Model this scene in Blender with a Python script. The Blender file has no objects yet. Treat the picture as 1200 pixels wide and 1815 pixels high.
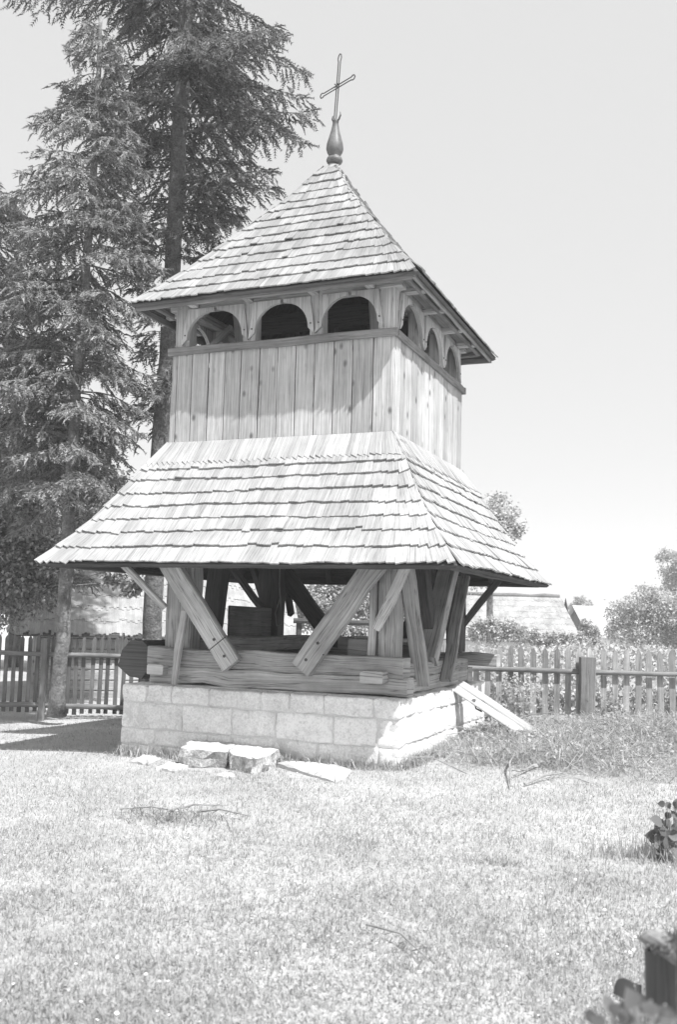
import bpy, bmesh, math, random
import numpy as np
from mathutils import Vector, Matrix

random.seed(7)
RNG = np.random.default_rng(11)
scene = bpy.context.scene
COL = scene.collection
R = math.radians

# ------------------------------------------------------------------ camera
CAM = Vector((4.8658, -11.2337, 1.5497))
YAW, PITCH, ROLL, FPX = -0.3918, 0.1081, 0.0266, 1682.15
fwd = Vector((math.sin(YAW)*math.cos(PITCH), math.cos(YAW)*math.cos(PITCH), math.sin(PITCH)))
_r = fwd.cross(Vector((0, 0, 1))).normalized()
_u = _r.cross(fwd)
right = _r*math.cos(ROLL) + _u*math.sin(ROLL)
up = -_r*math.sin(ROLL) + _u*math.cos(ROLL)
cd = bpy.data.cameras.new('camera')
cam = bpy.data.objects.new('camera', cd)
COL.objects.link(cam)
cam.matrix_world = Matrix((
    (right.x, up.x, -fwd.x, CAM.x), (right.y, up.y, -fwd.y, CAM.y),
    (right.z, up.z, -fwd.z, CAM.z), (0, 0, 0, 1)))
cd.sensor_fit = 'VERTICAL'
cd.sensor_height = 36.0
cd.lens = FPX/1815*36
cd.clip_start = 0.05
cd.clip_end = 4000
cd.dof.use_dof = True
cd.dof.focus_distance = 12.0
cd.dof.aperture_fstop = 3.2
scene.camera = cam

# ------------------------------------------------------------------ light
SUN_DIR = Vector((0.735, -0.385, 1.281)).normalized()
elev = math.asin(SUN_DIR.z)
azim = math.atan2(SUN_DIR.x, SUN_DIR.y)
world = bpy.data.worlds.new('World')
scene.world = world
world.use_nodes = True
wn = world.node_tree
wn.nodes.clear()
sky = wn.nodes.new('ShaderNodeTexSky')
sky.sky_type = 'NISHITA'
sky.sun_disc = False
sky.sun_elevation = elev
sky.sun_rotation = azim
sky.air_density = 1.0
sky.dust_density = 1.2
sky.ozone_density = 1.0
# blue sensitive film: the sky is taken through its blue channel and compressed
sep_ = wn.nodes.new('ShaderNodeSeparateColor')
bw = wn.nodes.new('ShaderNodeMath'); bw.operation = 'POWER'; bw.inputs[1].default_value = 0.10
mul_ = wn.nodes.new('ShaderNodeMath'); mul_.operation = 'MULTIPLY'; mul_.inputs[1].default_value = 2.42
bg = wn.nodes.new('ShaderNodeBackground')
bg.inputs['Strength'].default_value = 0.15
wo = wn.nodes.new('ShaderNodeOutputWorld')
wn.links.new(sky.outputs[0], sep_.inputs[0])
wn.links.new(sep_.outputs[2], bw.inputs[0])
wn.links.new(bw.outputs[0], mul_.inputs[0])
wn.links.new(mul_.outputs[0], bg.inputs['Color'])
wn.links.new(bg.outputs[0], wo.inputs['Surface'])
sd = bpy.data.lights.new('sun', 'SUN')
sd.energy = 4.1
sd.angle = R(0.6)
sd.color = (1.0, 1.0, 1.0)
sun = bpy.data.objects.new('sun', sd)
COL.objects.link(sun)
sun.rotation_mode = 'QUATERNION'
sun.rotation_quaternion = SUN_DIR.to_track_quat('Z', 'Y')
sun.location = (8, -5, 14)
scene.view_settings.view_transform = 'Standard'
scene.view_settings.look = 'None'
scene.view_settings.gamma = 1.0
scene.view_settings.use_curve_mapping = False
scene.view_settings.exposure = 0.88
scene.cycles.max_bounces = 8
scene.cycles.diffuse_bounces = 4
scene.cycles.volume_bounces = 1
scene.cycles.volume_step_rate = 5

# ------------------------------------------------------------------ helpers
def at(px, py, D):
    """world point seen at photo pixel (1200x1815) at view depth D"""
    v = CAM + fwd*D + right*((px-600)/FPX*D) - up*((py-907.5)/FPX*D)
    return Vector(v)

def gp(px, py, z=0.0):
    """ground point under photo pixel on a plane of height z"""
    dd = fwd+right*((px-600)/FPX)-up*((py-907.5)/FPX)
    t = (z-CAM.z)/dd.z
    p = CAM+dd*t
    return Vector((p.x, p.y))


def smooth(t):
    t = min(1, max(0, t))
    return t*t*(3-2*t)

def gz(x, y):
    """height of the ground"""
    z = 0.036*max(-9, min(0, x-1.7))
    z += 0.01*math.sin(x*1.3+1)*math.sin(y*1.1) + 0.008*math.sin(x*3.1+y*2.3)
    dx, dy = x-CAM.x, y-CAM.y
    D = dx*fwd.x + dy*fwd.y
    rr = dx*right.x + dy*right.y
    if D > 13:
        z -= 0.1*smooth((D-13)/3)
    if D > 17:
        z -= 1.35*smooth((D-17)/50)*smooth((rr+4)/6)
    if D > 75:
        z += 1.2*smooth((D-75)/120)
    # low bank of cut weeds along the right hand fence
    z += 0.13*math.exp(-((x-4.6)**2/1.6 + (y-2.2)**2/1.8))
    z += 0.05*math.exp(-((x-2.6)**2/1.2 + (y-1.2)**2/1.6))
    return z

def new_mesh(name, verts, faces, mat=None, uvs=None, smoothf=False):
    me = bpy.data.meshes.new(name)
    me.from_pydata([tuple(v) for v in verts], [], faces)
    if uvs is not None:
        ul = me.uv_layers.new(name='UVMap')
        ul.data.foreach_set('uv', np.asarray(uvs, dtype=np.float32).ravel())
    if mat:
        me.materials.append(mat)
    if smoothf:
        me.polygons.foreach_set('use_smooth', [True]*len(me.polygons))
    me.update()
    return me

def link(name, me, parent=None, label=None, cat=None, group=None, kind=None, loc=None):
    o = bpy.data.objects.new(name, me)
    COL.objects.link(o)
    if parent is not None:
        o.parent = parent
        if parent.get('_o') is not None:
            pass
    if loc is not None:
        o.location = loc
    tag(o, label, cat, group, kind)
    return o

def tag(o, label=None, cat=None, group=None, kind=None):
    if label: o['label'] = label
    if cat: o['category'] = cat
    if group: o['group'] = group
    if kind: o['kind'] = kind
    return o

def empty(name, loc=(0, 0, 0), label=None, cat=None, group=None, kind=None):
    """an Empty whose children are given in world coordinates relative to loc"""
    o = bpy.data.objects.new(name, None)
    COL.objects.link(o)
    o.location = loc
    o.empty_display_size = 0.2
    return tag(o, label, cat, group, kind)

class MB:
    """collects pieces into one mesh; UV in metres, u along the grain"""
    def __init__(s):
        s.v, s.f, s.uv = [], [], []
    def add(s, verts, faces, uvf):
        b = len(s.v)
        s.v += [tuple(v) for v in verts]
        for f, u in zip(faces, uvf):
            s.f.append([b+i for i in f])
            s.uv += u
    def beam(s, p0, p1, w, h, upv=(0, 0, 1), ch=0.012, jit=0.004, seg=None, taper=1.0, bow=0.0):
        p0, p1 = Vector(p0), Vector(p1)
        d = (p1-p0); L = d.length; d.normalize()
        upv = Vector(upv)
        side = d.cross(upv)
        if side.length < 1e-4:
            side = d.cross(Vector((1, 0, 0)))
        side.normalize()
        u = side.cross(d).normalized()
        if seg is None:
            seg = max(1, int(L/0.35)) if jit > 0 else 1
        ch = min(ch, 0.4*min(w, h))
        rings = []
        off = random.uniform(0, 50); offv = random.uniform(0, 50)
        for i in range(seg+1):
            t = i/seg
            k = 1+(taper-1)*t
            hw, hh = w/2*k, h/2*k
            c = p0+d*(L*t)+u*(bow*math.sin(math.pi*t))
            jx = random.gauss(0, jit); jy = random.gauss(0, jit)
            hw += random.gauss(0, jit*0.7); hh += random.gauss(0, jit*0.7)
            sec = [(-hw+ch, -hh), (hw-ch, -hh), (hw, -hh+ch), (hw, hh-ch), (hw-ch, hh), (-hw+ch, hh), (-hw, hh-ch), (-hw, -hh+ch)]
            rings.append([c+side*(a+jx)+u*(b+jy) for a, b in sec])
        per = [0, w, w+ch, w+h, w+h+ch, 2*w+h, 2*w+h+ch, 2*w+2*h, 2*w+2*h+ch]
        V = [p for r in rings for p in r]
        F, U = [], []
        for i in range(seg):
            for j in range(8):
                a = i*8+j; b = i*8+(j+1) % 8
                F.append([a, a+8, b+8, b])
                x0, x1 = L*i/seg+off, L*(i+1)/seg+off
                y0, y1 = per[j]+offv, per[j+1]+offv
                U.append([(x0, y0), (x1, y0), (x1, y1), (x0, y1)])
        F.append(list(range(8))); F.append([seg*8+j for j in range(7, -1, -1)])
        for r in (0, 1):
            q = [(-w/2, -h/2), (w/2, -h/2), (w/2, -h/2), (w/2, h/2), (w/2, h/2), (-w/2, h/2), (-w/2, h/2), (-w/2, -h/2)]
            q = [(a*0.3+off, b*0.3+offv) for a, b in q]
            U.append(q if r == 0 else q[::-1])
        s.add(V, F, U)
        return s
    def prism(s, poly, axis_o, ax, ay, n, th):
        """polygon (2D list) in plane (ax, ay) at axis_o extruded by th along n"""
        o, ax, ay, n = Vector(axis_o), Vector(ax), Vector(ay), Vector(n)
        N = len(poly)
        V = [o+ax*p[0]+ay*p[1] for p in poly]+[o+ax*p[0]+ay*p[1]+n*th for p in poly]
        off = random.uniform(0, 50)
        F = [list(range(N))[::-1], [N+i for i in range(N)]]
        U = [[(p[1]+off, p[0]+off) for p in poly][::-1], [(p[1]+off, p[0]+off) for p in poly]]
        for i in range(N):
            j = (i+1) % N
            F.append([i, j, N+j, N+i])
            l = math.dist(poly[i], poly[j])
            U.append([(off, off), (off+l, off), (off+l, off+th), (off, off+th)])
        s.add(V, F, U)
        return s
    def tube(s, pts, rads, n=8, caps=True):
        pts = [Vector(p) for p in pts]
        V, F, U = [], [], []
        prev = None
        L = 0
        ls = []
        for i, p in enumerate(pts):
            if i == 0: d = pts[1]-pts[0]
            elif i == len(pts)-1: d = pts[-1]-pts[-2]
            else: d = pts[i+1]-pts[i-1]
            d.normalize()
            if prev is None:
                a = d.cross(Vector((0.3, 0.2, 0.93)))
                if a.length < 0.05: a = d.cross(Vector((1, 0, 0)))
            else:
                a = prev-d*prev.dot(d)
            a.normalize(); prev = a
            b = d.cross(a)
            if i: L += (pts[i]-pts[i-1]).length
            ls.append(L)
            for k in range(n):
                t = 2*math.pi*k/n
                V.append(p+(a*math.cos(t)+b*math.sin(t))*rads[i])
        off = random.uniform(0, 50)
        for i in range(len(pts)-1):
            for k in range(n):
                k2 = (k+1) % n
                F.append([i*n+k, i*n+k2, (i+1)*n+k2, (i+1)*n+k])
                c = 2*math.pi*max(rads[0], 0.005)/n
                U.append([(off+ls[i], c*k), (off+ls[i], c*(k+1)), (off+ls[i+1], c*(k+1)), (off+ls[i+1], c*k)])
        if caps:
            F.append(list(range(n))[::-1]); U.append([(off, off)]*n)
            F.append([(len(pts)-1)*n+k for k in range(n)]); U.append([(off, off)]*n)
        s.add(V, F, U)
        return s
    def lathe(s, base, prof, n=20):
        base = Vector(base)
        V, F, U = [], [], []
        for r, z in prof:
            for k in range(n):
                t = 2*math.pi*k/n
                V.append(base+Vector((r*math.cos(t), r*math.sin(t), z)))
        for i in range(len(prof)-1):
            for k in range(n):
                k2 = (k+1) % n
                F.append([i*n+k, i*n+k2, (i+1)*n+k2, (i+1)*n+k])
                U.append([(prof[i][1], k/n), (prof[i][1], (k+1)/n), (prof[i+1][1], (k+1)/n), (prof[i+1][1], k/n)])
        F.append(list(range(n))[::-1]); U.append([(0, 0)]*n)
        F.append([(len(prof)-1)*n+k for k in range(n)]); U.append([(0, 0)]*n)
        s.add(V, F, U)
        return s
    def mesh(s, name, mat, smoothf=False):
        return new_mesh(name, s.v, s.f, mat, s.uv, smoothf)
    def build(s, name, mat, parent=None, smoothf=False, **kw):
        return link(name, s.mesh(name, mat, smoothf), parent, **kw)

def scatter_mesh(name, tv, tf, mats4, mat, tone=None):
    """many copies of a small triangle template joined into one mesh"""
    tv = np.asarray(tv, dtype=np.float32); tf = np.asarray(tf, dtype=np.int32)
    N = len(mats4); nv = len(tv)
    M = np.asarray(mats4, dtype=np.float32)
    V = np.einsum('nij,vj->nvi', M[:, :3, :3], tv)+M[:, None, :3, 3]
    F = (tf[None]+(np.arange(N, dtype=np.int32)*nv)[:, None, None]).reshape(-1, 3)
    return raw_mesh(name, V.reshape(-1, 3), F, mat)

def raw_mesh(name, V, F, mat):
    me = bpy.data.meshes.new(name)
    me.vertices.add(len(V))
    me.vertices.foreach_set('co', np.ascontiguousarray(V, dtype=np.float32).ravel())
    me.loops.add(F.size)
    me.loops.foreach_set('vertex_index', np.ascontiguousarray(F, dtype=np.int32).ravel())
    me.polygons.add(len(F))
    me.polygons.foreach_set('loop_start', np.arange(0, F.size, F.shape[1], dtype=np.int32))
    me.update(calc_edges=True)
    if mat: me.materials.append(mat)
    return me

def basis_mats(P, Y, Z, S):
    """N matrices with local y along Y, local z near Z, scales S (N,3)"""
    Y = Y/np.linalg.norm(Y, axis=1, keepdims=True)
    X = np.cross(Y, Z); X /= np.linalg.norm(X, axis=1, keepdims=True)+1e-9
    Z = np.cross(X, Y)
    M = np.zeros((len(P), 4, 4), dtype=np.float32)
    M[:, :3, 0] = X*S[:, 0:1]; M[:, :3, 1] = Y*S[:, 1:2]; M[:, :3, 2] = Z*S[:, 2:3]
    M[:, :3, 3] = P; M[:, 3, 3] = 1
    return M

# ------------------------------------------------------------------ materials
def nt(name):
    m = bpy.data.materials.new(name)
    m.use_nodes = True
    n = m.node_tree
    b = n.nodes['Principled BSDF']
    b.inputs['Specular IOR Level'].default_value = 0.25
    return m, n, b

def N(n, t, **kw):
    x = n.nodes.new(t)
    for k, v in kw.items():
        if k.startswith('i_'):
            x.inputs[k[2:].replace('_', ' ')].default_value = v
        else:
            setattr(x, k, v)
    return x

def math_(n, op, a, b=None, clamp=False):
    x = n.nodes.new('ShaderNodeMath'); x.operation = op; x.use_clamp = clamp
    for i, v in enumerate((a, b)):
        if v is None: continue
        if isinstance(v, (int, float)): x.inputs[i].default_value = v
        else: n.links.new(v, x.inputs[i])
    return x.outputs[0]

def rnd(n):
    oi = n.nodes.new('ShaderNodeObjectInfo')
    ge = n.nodes.new('ShaderNodeNewGeometry')
    s = math_(n, 'ADD', oi.outputs['Random'], ge.outputs['Random Per Island'])
    return math_(n, 'FRACT', s)

def maprange(n, v, a, b, c, d):
    x = n.nodes.new('ShaderNodeMapRange')
    n.links.new(v, x.inputs[0])
    for i, q in enumerate((a, b, c, d)): x.inputs[i+1].default_value = q
    return x.outputs[0]

def wood(name, base, var=0.25, grain=0.5, knots=0.0, cracks=0.5, su=1.5, sv=45, stain=0.3, rough=0.85, bump=0.4):
    m, n, b = nt(name)
    r = rnd(n)
    uv = N(n, 'ShaderNodeUVMap')
    mp = N(n, 'ShaderNodeMapping')
    mp.inputs['Scale'].default_value = (su, sv, 1)
    comb = N(n, 'ShaderNodeCombineXYZ')
    n.links.new(math_(n, 'MULTIPLY', r, 37.0), comb.inputs[2])
    n.links.new(math_(n, 'MULTIPLY', r, 91.0), comb.inputs[0])
    n.links.new(comb.outputs[0], mp.inputs['Location'])
    n.links.new(uv.outputs[0], mp.inputs['Vector'])
    g = N(n, 'ShaderNodeTexNoise', i_Scale=1.0, i_Detail=6.0, i_Roughness=0.7, i_Distortion=0.25)
    n.links.new(mp.outputs[0], g.inputs['Vector'])
    gr = maprange(n, g.outputs[0], 0.28, 0.72, 1-grain, 1+grain)
    # long dark cracks
    mp2 = N(n, 'ShaderNodeMapping'); mp2.inputs['Scale'].default_value = (0.7, 22, 1)
    n.links.new(comb.outputs[0], mp2.inputs['Location']); n.links.new(uv.outputs[0], mp2.inputs['Vector'])
    c = N(n, 'ShaderNodeTexNoise', i_Scale=1.0, i_Detail=3.0, i_Roughness=0.5)
    n.links.new(mp2.outputs[0], c.inputs['Vector'])
    cr = math_(n, 'ABSOLUTE', math_(n, 'SUBTRACT', c.outputs[0], 0.5))
    crk = maprange(n, cr, 0.0, 0.022, 1-cracks, 1.0)
    # broad weathering
    tc = N(n, 'ShaderNodeNewGeometry')
    w = N(n, 'ShaderNodeTexNoise', i_Scale=1.7, i_Detail=4.0, i_Roughness=0.6)
    n.links.new(tc.outputs['Position'], w.inputs['Vector'])
    st = maprange(n, w.outputs[0], 0.3, 0.7, 1-stain, 1+stain)
    v = math_(n, 'MULTIPLY', math_(n, 'MULTIPLY', gr, crk), st)
    v = math_(n, 'MULTIPLY', v, maprange(n, r, 0, 1, 1-var, 1+var))
    if knots > 0:
        mp3 = N(n, 'ShaderNodeMapping'); mp3.inputs['Scale'].default_value = (4.2, 6.5, 1)
        n.links.new(comb.outputs[0], mp3.inputs['Location']); n.links.new(uv.outputs[0], mp3.inputs['Vector'])
        vo = N(n, 'ShaderNodeTexVoronoi', i_Scale=1.0, i_Randomness=1.0)
        n.links.new(mp3.outputs[0], vo.inputs['Vector'])
        sep = N(n, 'ShaderNodeSeparateColor'); n.links.new(vo.outputs['Color'], sep.inputs[0])
        has = math_(n, 'GREATER_THAN', sep.outputs[0], 0.42)
        kn = maprange(n, vo.outputs['Distance'], 0.08, 0.24, knots, 0.0)
        kn = math_(n, 'MULTIPLY', kn, has)
        v = math_(n, 'MULTIPLY', v, math_(n, 'SUBTRACT', 1.0, kn))
    v = math_(n, 'MULTIPLY', v, base)
    v = math_(n, 'MINIMUM', v, 0.85)
    n.links.new(v, b.inputs['Base Color'])
    b.inputs['Roughness'].default_value = rough
    bp = N(n, 'ShaderNodeBump', i_Strength=bump, i_Distance=0.01)
    n.links.new(math_(n, 'MULTIPLY', gr, crk), bp.inputs['Height'])
    n.links.new(bp.outputs[0], b.inputs['Normal'])
    return m

def mottled(name, base, amp=0.3, scale=4.0, fine=40.0, famp=0.15, rough=0.9, bump=0.3, bdist=0.02, var=0.1, spots=0.0):
    m, n, b = nt(name)
    ge = N(n, 'ShaderNodeNewGeometry')
    a = N(n, 'ShaderNodeTexNoise', i_Scale=scale, i_Detail=5.0, i_Roughness=0.6)
    f = N(n, 'ShaderNodeTexNoise', i_Scale=fine, i_Detail=4.0, i_Roughness=0.7)
    n.links.new(ge.outputs['Position'], a.inputs['Vector'])
    n.links.new(ge.outputs['Position'], f.inputs['Vector'])
    v = math_(n, 'MULTIPLY', maprange(n, a.outputs[0], 0.3, 0.7, 1-amp, 1+amp), maprange(n, f.outputs[0], 0.3, 0.7, 1-famp, 1+famp))
    v = math_(n, 'MULTIPLY', v, maprange(n, rnd(n), 0, 1, 1-var, 1+var))
    if spots:
        s = N(n, 'ShaderNodeTexNoise', i_Scale=scale*3.3, i_Detail=3.0, i_Roughness=0.6)
        n.links.new(ge.outputs['Position'], s.inputs['Vector'])
        v = math_(n, 'MULTIPLY', v, maprange(n, s.outputs[0], 0.54, 0.68, 1.0, 1-spots))
    v = math_(n, 'MINIMUM', math_(n, 'MULTIPLY', v, base), 0.85)
    n.links.new(v, b.inputs['Base Color'])
    b.inputs['Roughness'].default_value = rough
    if bump:
        bp = N(n, 'ShaderNodeBump', i_Strength=bump, i_Distance=bdist)
        n.links.new(math_(n, 'ADD', a.outputs[0], math_(n, 'MULTIPLY', f.outputs[0], 0.4)), bp.inputs['Height'])
        n.links.new(bp.outputs[0], b.inputs['Normal'])
    return m

def leafmat(name, base, var=0.45, trans=0.25, big=0.25, scale=0.8):
    m, n, b = nt(name)
    ge = N(n, 'ShaderNodeNewGeometry')
    a = N(n, 'ShaderNodeTexNoise', i_Scale=scale, i_Detail=3.0)
    n.links.new(ge.outputs['Position'], a.inputs['Vector'])
    v = math_(n, 'MULTIPLY', maprange(n, a.outputs[0], 0.3, 0.7, 1-big, 1+big), maprange(n, ge.outputs['Random Per Island'], 0, 1, 1-var, 1+var))
    v = math_(n, 'MULTIPLY', v, base)
    n.links.new(v, b.inputs['Base Color'])
    b.inputs['Roughness'].default_value = 0.55
    b.inputs['Specular IOR Level'].default_value = 0.4
    tr = N(n, 'ShaderNodeBsdfTranslucent')
    n.links.new(v, tr.inputs[0])
    mx = N(n, 'ShaderNodeMixShader'); mx.inputs[0].default_value = trans
    n.links.new(b.outputs[0], mx.inputs[1]); n.links.new(tr.outputs[0], mx.inputs[2])
    n.links.new(mx.outputs[0], n.nodes['Material Output'].inputs[0])
    return m

M_plank = wood('sawn_boards', 0.41, var=0.22, grain=0.42, knots=0.65, cracks=0.22, stain=0.16)
M_frame = wood('hewn_timber', 0.42, var=0.2, grain=0.36, cracks=0.6, stain=0.25, su=1.2, sv=42)
M_gallery = wood('gallery_timber', 0.46, var=0.15, grain=0.32, cracks=0.5, stain=0.15, su=1.2, sv=34)
M_dark = wood('dark_and_shaded_timber', 0.085, var=0.2, grain=0.35, cracks=0.5, stain=0.2)  # dark wood; also holds the shade of the tower's inner and back timbers
M_trim = wood('rail_board', 0.20, var=0.1, grain=0.3, cracks=0.4)
M_shingle_low = wood('lower_shingles', 0.38, var=0.16, grain=0.34, cracks=0.35, su=2.5, sv=60, stain=0.17)
M_shingle_top = wood('upper_shingles', 0.31, var=0.16, grain=0.25, cracks=0.3, su=2.5, sv=60, stain=0.2)
M_stone = mottled('limestone', 0.74, amp=0.13, scale=5, fine=45, famp=0.2, bump=0.5, bdist=0.03, var=0.09, spots=0.18)
M_mortar = mottled('lime_mortar', 0.60, amp=0.12, scale=6, fine=50, famp=0.12)
M_slab = mottled('pale_slab', 0.48, amp=0.12, scale=6, fine=50, famp=0.07)
M_metal = mottled('weathered_tin', 0.13, amp=0.35, scale=9, fine=60, famp=0.2, rough=0.45, bump=0.1)
M_iron = mottled('dark_iron', 0.10, amp=0.2, rough=0.6, bump=0)
M_bark = mottled('spruce_bark', 0.15, amp=0.35, scale=7, fine=30, famp=0.45, bump=1.0, bdist=0.05)
M_bark_pale = mottled('mottled_bark', 0.21, amp=0.5, scale=5, fine=30, famp=0.4, bump=1.0, bdist=0.05)
M_needle = leafmat('spruce_needles', 0.24, var=0.75, trans=0.18)
M_needle_dark = leafmat('dark_spruce_needles', 0.16, var=0.75, trans=0.18)
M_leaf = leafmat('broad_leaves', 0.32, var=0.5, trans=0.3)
M_leaf_far = leafmat('hazed_far_leaves', 0.46, var=0.5, trans=0.3)  # distance haze is lightened into the leaf colour
M_bigleaf = leafmat('large_dark_leaves', 0.10, var=0.7, trans=0.15)
M_midleaf = leafmat('mid_grey_leaves', 0.15, var=0.5, trans=0.2)
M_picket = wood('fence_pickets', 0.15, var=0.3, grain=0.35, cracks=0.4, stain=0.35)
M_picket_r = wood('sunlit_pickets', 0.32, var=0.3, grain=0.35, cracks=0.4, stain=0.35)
M_rail = wood('fence_rail', 0.20, var=0.15, grain=0.3, cracks=0.4)
M_thatch = wood('straw_thatch', 0.33, var=0.10, grain=0.4, cracks=0.2, su=4, sv=60, stain=0.3)
M_thatch_d = wood('darker_thatch', 0.20, var=0.3, grain=0.4, cracks=0.2, su=4, sv=60, stain=0.3)  # darker straw for the ridge rolls
M_white = mottled('whitewash', 0.6, amp=0.08, bump=0.1)
M_tin_roof = mottled('bright_roof', 0.45, amp=0.1, bump=0.1)
M_glass = mottled('dark_pane', 0.06, amp=0.1, rough=0.2, bump=0)
M_side = mottled('earthy_stone_side', 0.40, amp=0.4, scale=9, fine=40, famp=0.4, bump=1.0, bdist=0.04)
M_moss = mottled('lichened_stone', 0.2, amp=0.5, scale=14, fine=40, famp=0.3)
M_rope = mottled('old_rope', 0.2, amp=0.2)
M_twig = mottled('dry_twigs', 0.27, amp=0.3, scale=12, bump=0.2)

# grass blades
def grassmat(name, base):
    m, n, b = nt(name)
    ge = N(n, 'ShaderNodeNewGeometry')
    a = N(n, 'ShaderNodeTexNoise', i_Scale=1.1, i_Detail=5.0, i_Roughness=0.65)
    n.links.new(ge.outputs['Position'], a.inputs['Vector'])
    c = N(n, 'ShaderNodeTexNoise', i_Scale=9.0, i_Detail=3.0, i_Roughness=0.6)
    n.links.new(ge.outputs['Position'], c.inputs['Vector'])
    v = math_(n, 'MULTIPLY', maprange(n, a.outputs[0], 0.3, 0.7, 0.85, 1.15), maprange(n, ge.outputs['Random Per Island'], 0, 1, 0.78, 1.2))
    v = math_(n, 'MULTIPLY', v, maprange(n, c.outputs[0], 0.3, 0.7, 0.82, 1.18))
    v = math_(n, 'MULTIPLY', v, base)
    n.links.new(v, b.inputs['Base Color'])
    b.inputs['Roughness'].default_value = 0.6
    tr = N(n, 'ShaderNodeBsdfTranslucent'); n.links.new(v, tr.inputs[0])
    mx = N(n, 'ShaderNodeMixShader'); mx.inputs[0].default_value = 0.3
    n.links.new(b.outputs[0], mx.inputs[1]); n.links.new(tr.outputs[0], mx.inputs[2])
    n.links.new(mx.outputs[0], n.nodes['Material Output'].inputs[0])
    return m
M_grass = grassmat('dry_grass_blades', 0.40)
M_weed = grassmat('cut_weeds', 0.42)
M_crop = grassmat('garden_crop_leaves', 0.46)
M_ground = mottled('dry_turf_soil', 0.42, amp=0.14, scale=0.9, fine=26, famp=0.18, bump=0.8, bdist=0.05, var=0.0)
M_flower = mottled('white_petals', 0.75, amp=0.05, bump=0)

# ------------------------------------------------------------------ ground
def grid_lines():
    a = list(np.arange(-14, 22.01, 0.25))
    outer = [25, 30, 38, 50, 70, 100, 150, 250, 450, 800, 1500]
    return a, outer
xs = [-1500, -800, -450, -250, -150, -100, -70, -50, -38, -30, -24, -19, -16]+list(np.arange(-14, 12.01, 0.25))+[14, 17, 21, 26, 33, 42, 60, 90, 150, 250, 450, 800, 1500]
ys = [-1500, -800, -400, -200, -100, -60, -40, -28, -20, -16]+list(np.arange(-14, 14.01, 0.25))+[16, 18, 20, 23, 26, 30, 34, 38, 43, 48, 54, 60, 68, 76, 86, 100, 120, 150, 200, 300, 500, 900, 1500]
V = [(x, y, gz(x, y)) for y in ys for x in xs]
nx = len(xs)
F = [[j*nx+i, j*nx+i+1, (j+1)*nx+i+1, (j+1)*nx+i] for j in range(len(ys)-1) for i in range(nx-1)]
gme = new_mesh('ground', V, F, M_ground, smoothf=True)
link('ground', gme, kind='structure', label='pale dry turf around the bell tower and the field beyond the fence')

# ------------------------------------------------------------------ bell tower
T = empty('bell_tower', (0, 0, 0), 'tall timber bell tower with two shingled roofs on a stone plinth', 'bell tower')

def rotk(p, k):
    x, y, z = p
    for _ in range(k): x, y = -y, x
    return Vector((x, y, z))

# --- plinth: core plus single stones
PX0, PX1, PY0, PY1, PZ = -1.66, 1.725, -1.853, 1.8815, 0.70
core = MB()
ins = 0.012
core.beam(((PX0+PX1)/2, PY0+ins, 0.145), ((PX0+PX1)/2, PY1-ins, 0.145), PX1-PX0-2*ins, 1.05, (0, 0, 1), ch=0.01, jit=0)
plinth = core.build('plinth', M_mortar, T)

def stone_mesh(w, h, d, rough=0.008, sub=4):
    bm = bmesh.new()
    bmesh.ops.create_cube(bm, size=1)
    for v in bm.verts: v.co = Vector((v.co.x*w, v.co.y*d, v.co.z*h))
    bmesh.ops.bevel(bm, geom=list(bm.edges), offset=min(0.022, h*0.2), segments=2, profile=0.6, affect='EDGES')
    ed = [e for e in bm.edges if e.calc_length() > 0.06]
    bmesh.ops.subdivide_edges(bm, edges=ed, cuts=4, use_grid_fill=True)
    o = Vector((random.uniform(0, 99), random.uniform(0, 99), 0))
    from mathutils import noise
    for v in bm.verts:
        v.co += Vector((noise.noise(v.co*9+o), noise.noise(v.co*9+o+Vector((7, 3, 1))), noise.noise(v.co*9+o+Vector((1, 9, 4)))))*rough*1.8
    me = bpy.data.meshes.new('stone')
    bm.to_mesh(me); bm.free()
    me.polygons.foreach_set('use_smooth', [True]*len(me.polygons))
    return me

courses = [(0.70, 0.50), (0.50, 0.205), (0.205, 0.02), (0.02, -0.22)]
for side in range(4):
    if side == 0: A, B, axis, fixed, sg = PX0, PX1, 0, PY0, 1
    elif side == 1: A, B, axis, fixed, sg = PY0, PY1, 1, PX1, -1
    elif side == 2: A, B, axis, fixed, sg = PX0, PX1, 0, PY1, -1
    else: A, B, axis, fixed, sg = PY0, PY1, 1, PX0, 1
    for ci, (zt, zb) in enumerate(courses):
        cuts = [A]
        # corner stones alternate: long on one side, tucked on the next
        a0 = A+(0.0 if (ci+side) % 2 == 0 else 0.24)
        b0 = B-(0.0 if (ci+side) % 2 == 0 else 0.24)
        cuts = [a0]
        while cuts[-1] < b0-0.75:
            cuts.append(cuts[-1]+random.uniform(0.30, 0.72))
        cuts.append(b0)
        for i in range(len(cuts)-1):
            w = cuts[i+1]-cuts[i]-0.013
            h = zt-zb-0.011
            dp = 0.24
            me = stone_mesh(w+random.uniform(-.004, .008), h+random.uniform(-.004, .006), dp, 0.012)
            me.materials.append(M_stone)
            o = link('stone', me, plinth)
            c = (cuts[i]+cuts[i+1])/2
            prd = random.uniform(-0.006, 0.006)
            if axis == 0:
                o.location = (c, fixed+sg*(dp/2+prd), (zt+zb)/2)
            else:
                o.location = (fixed+sg*(dp/2+prd), c, (zt+zb)/2)
                o.rotation_euler.z = math.pi/2
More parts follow.
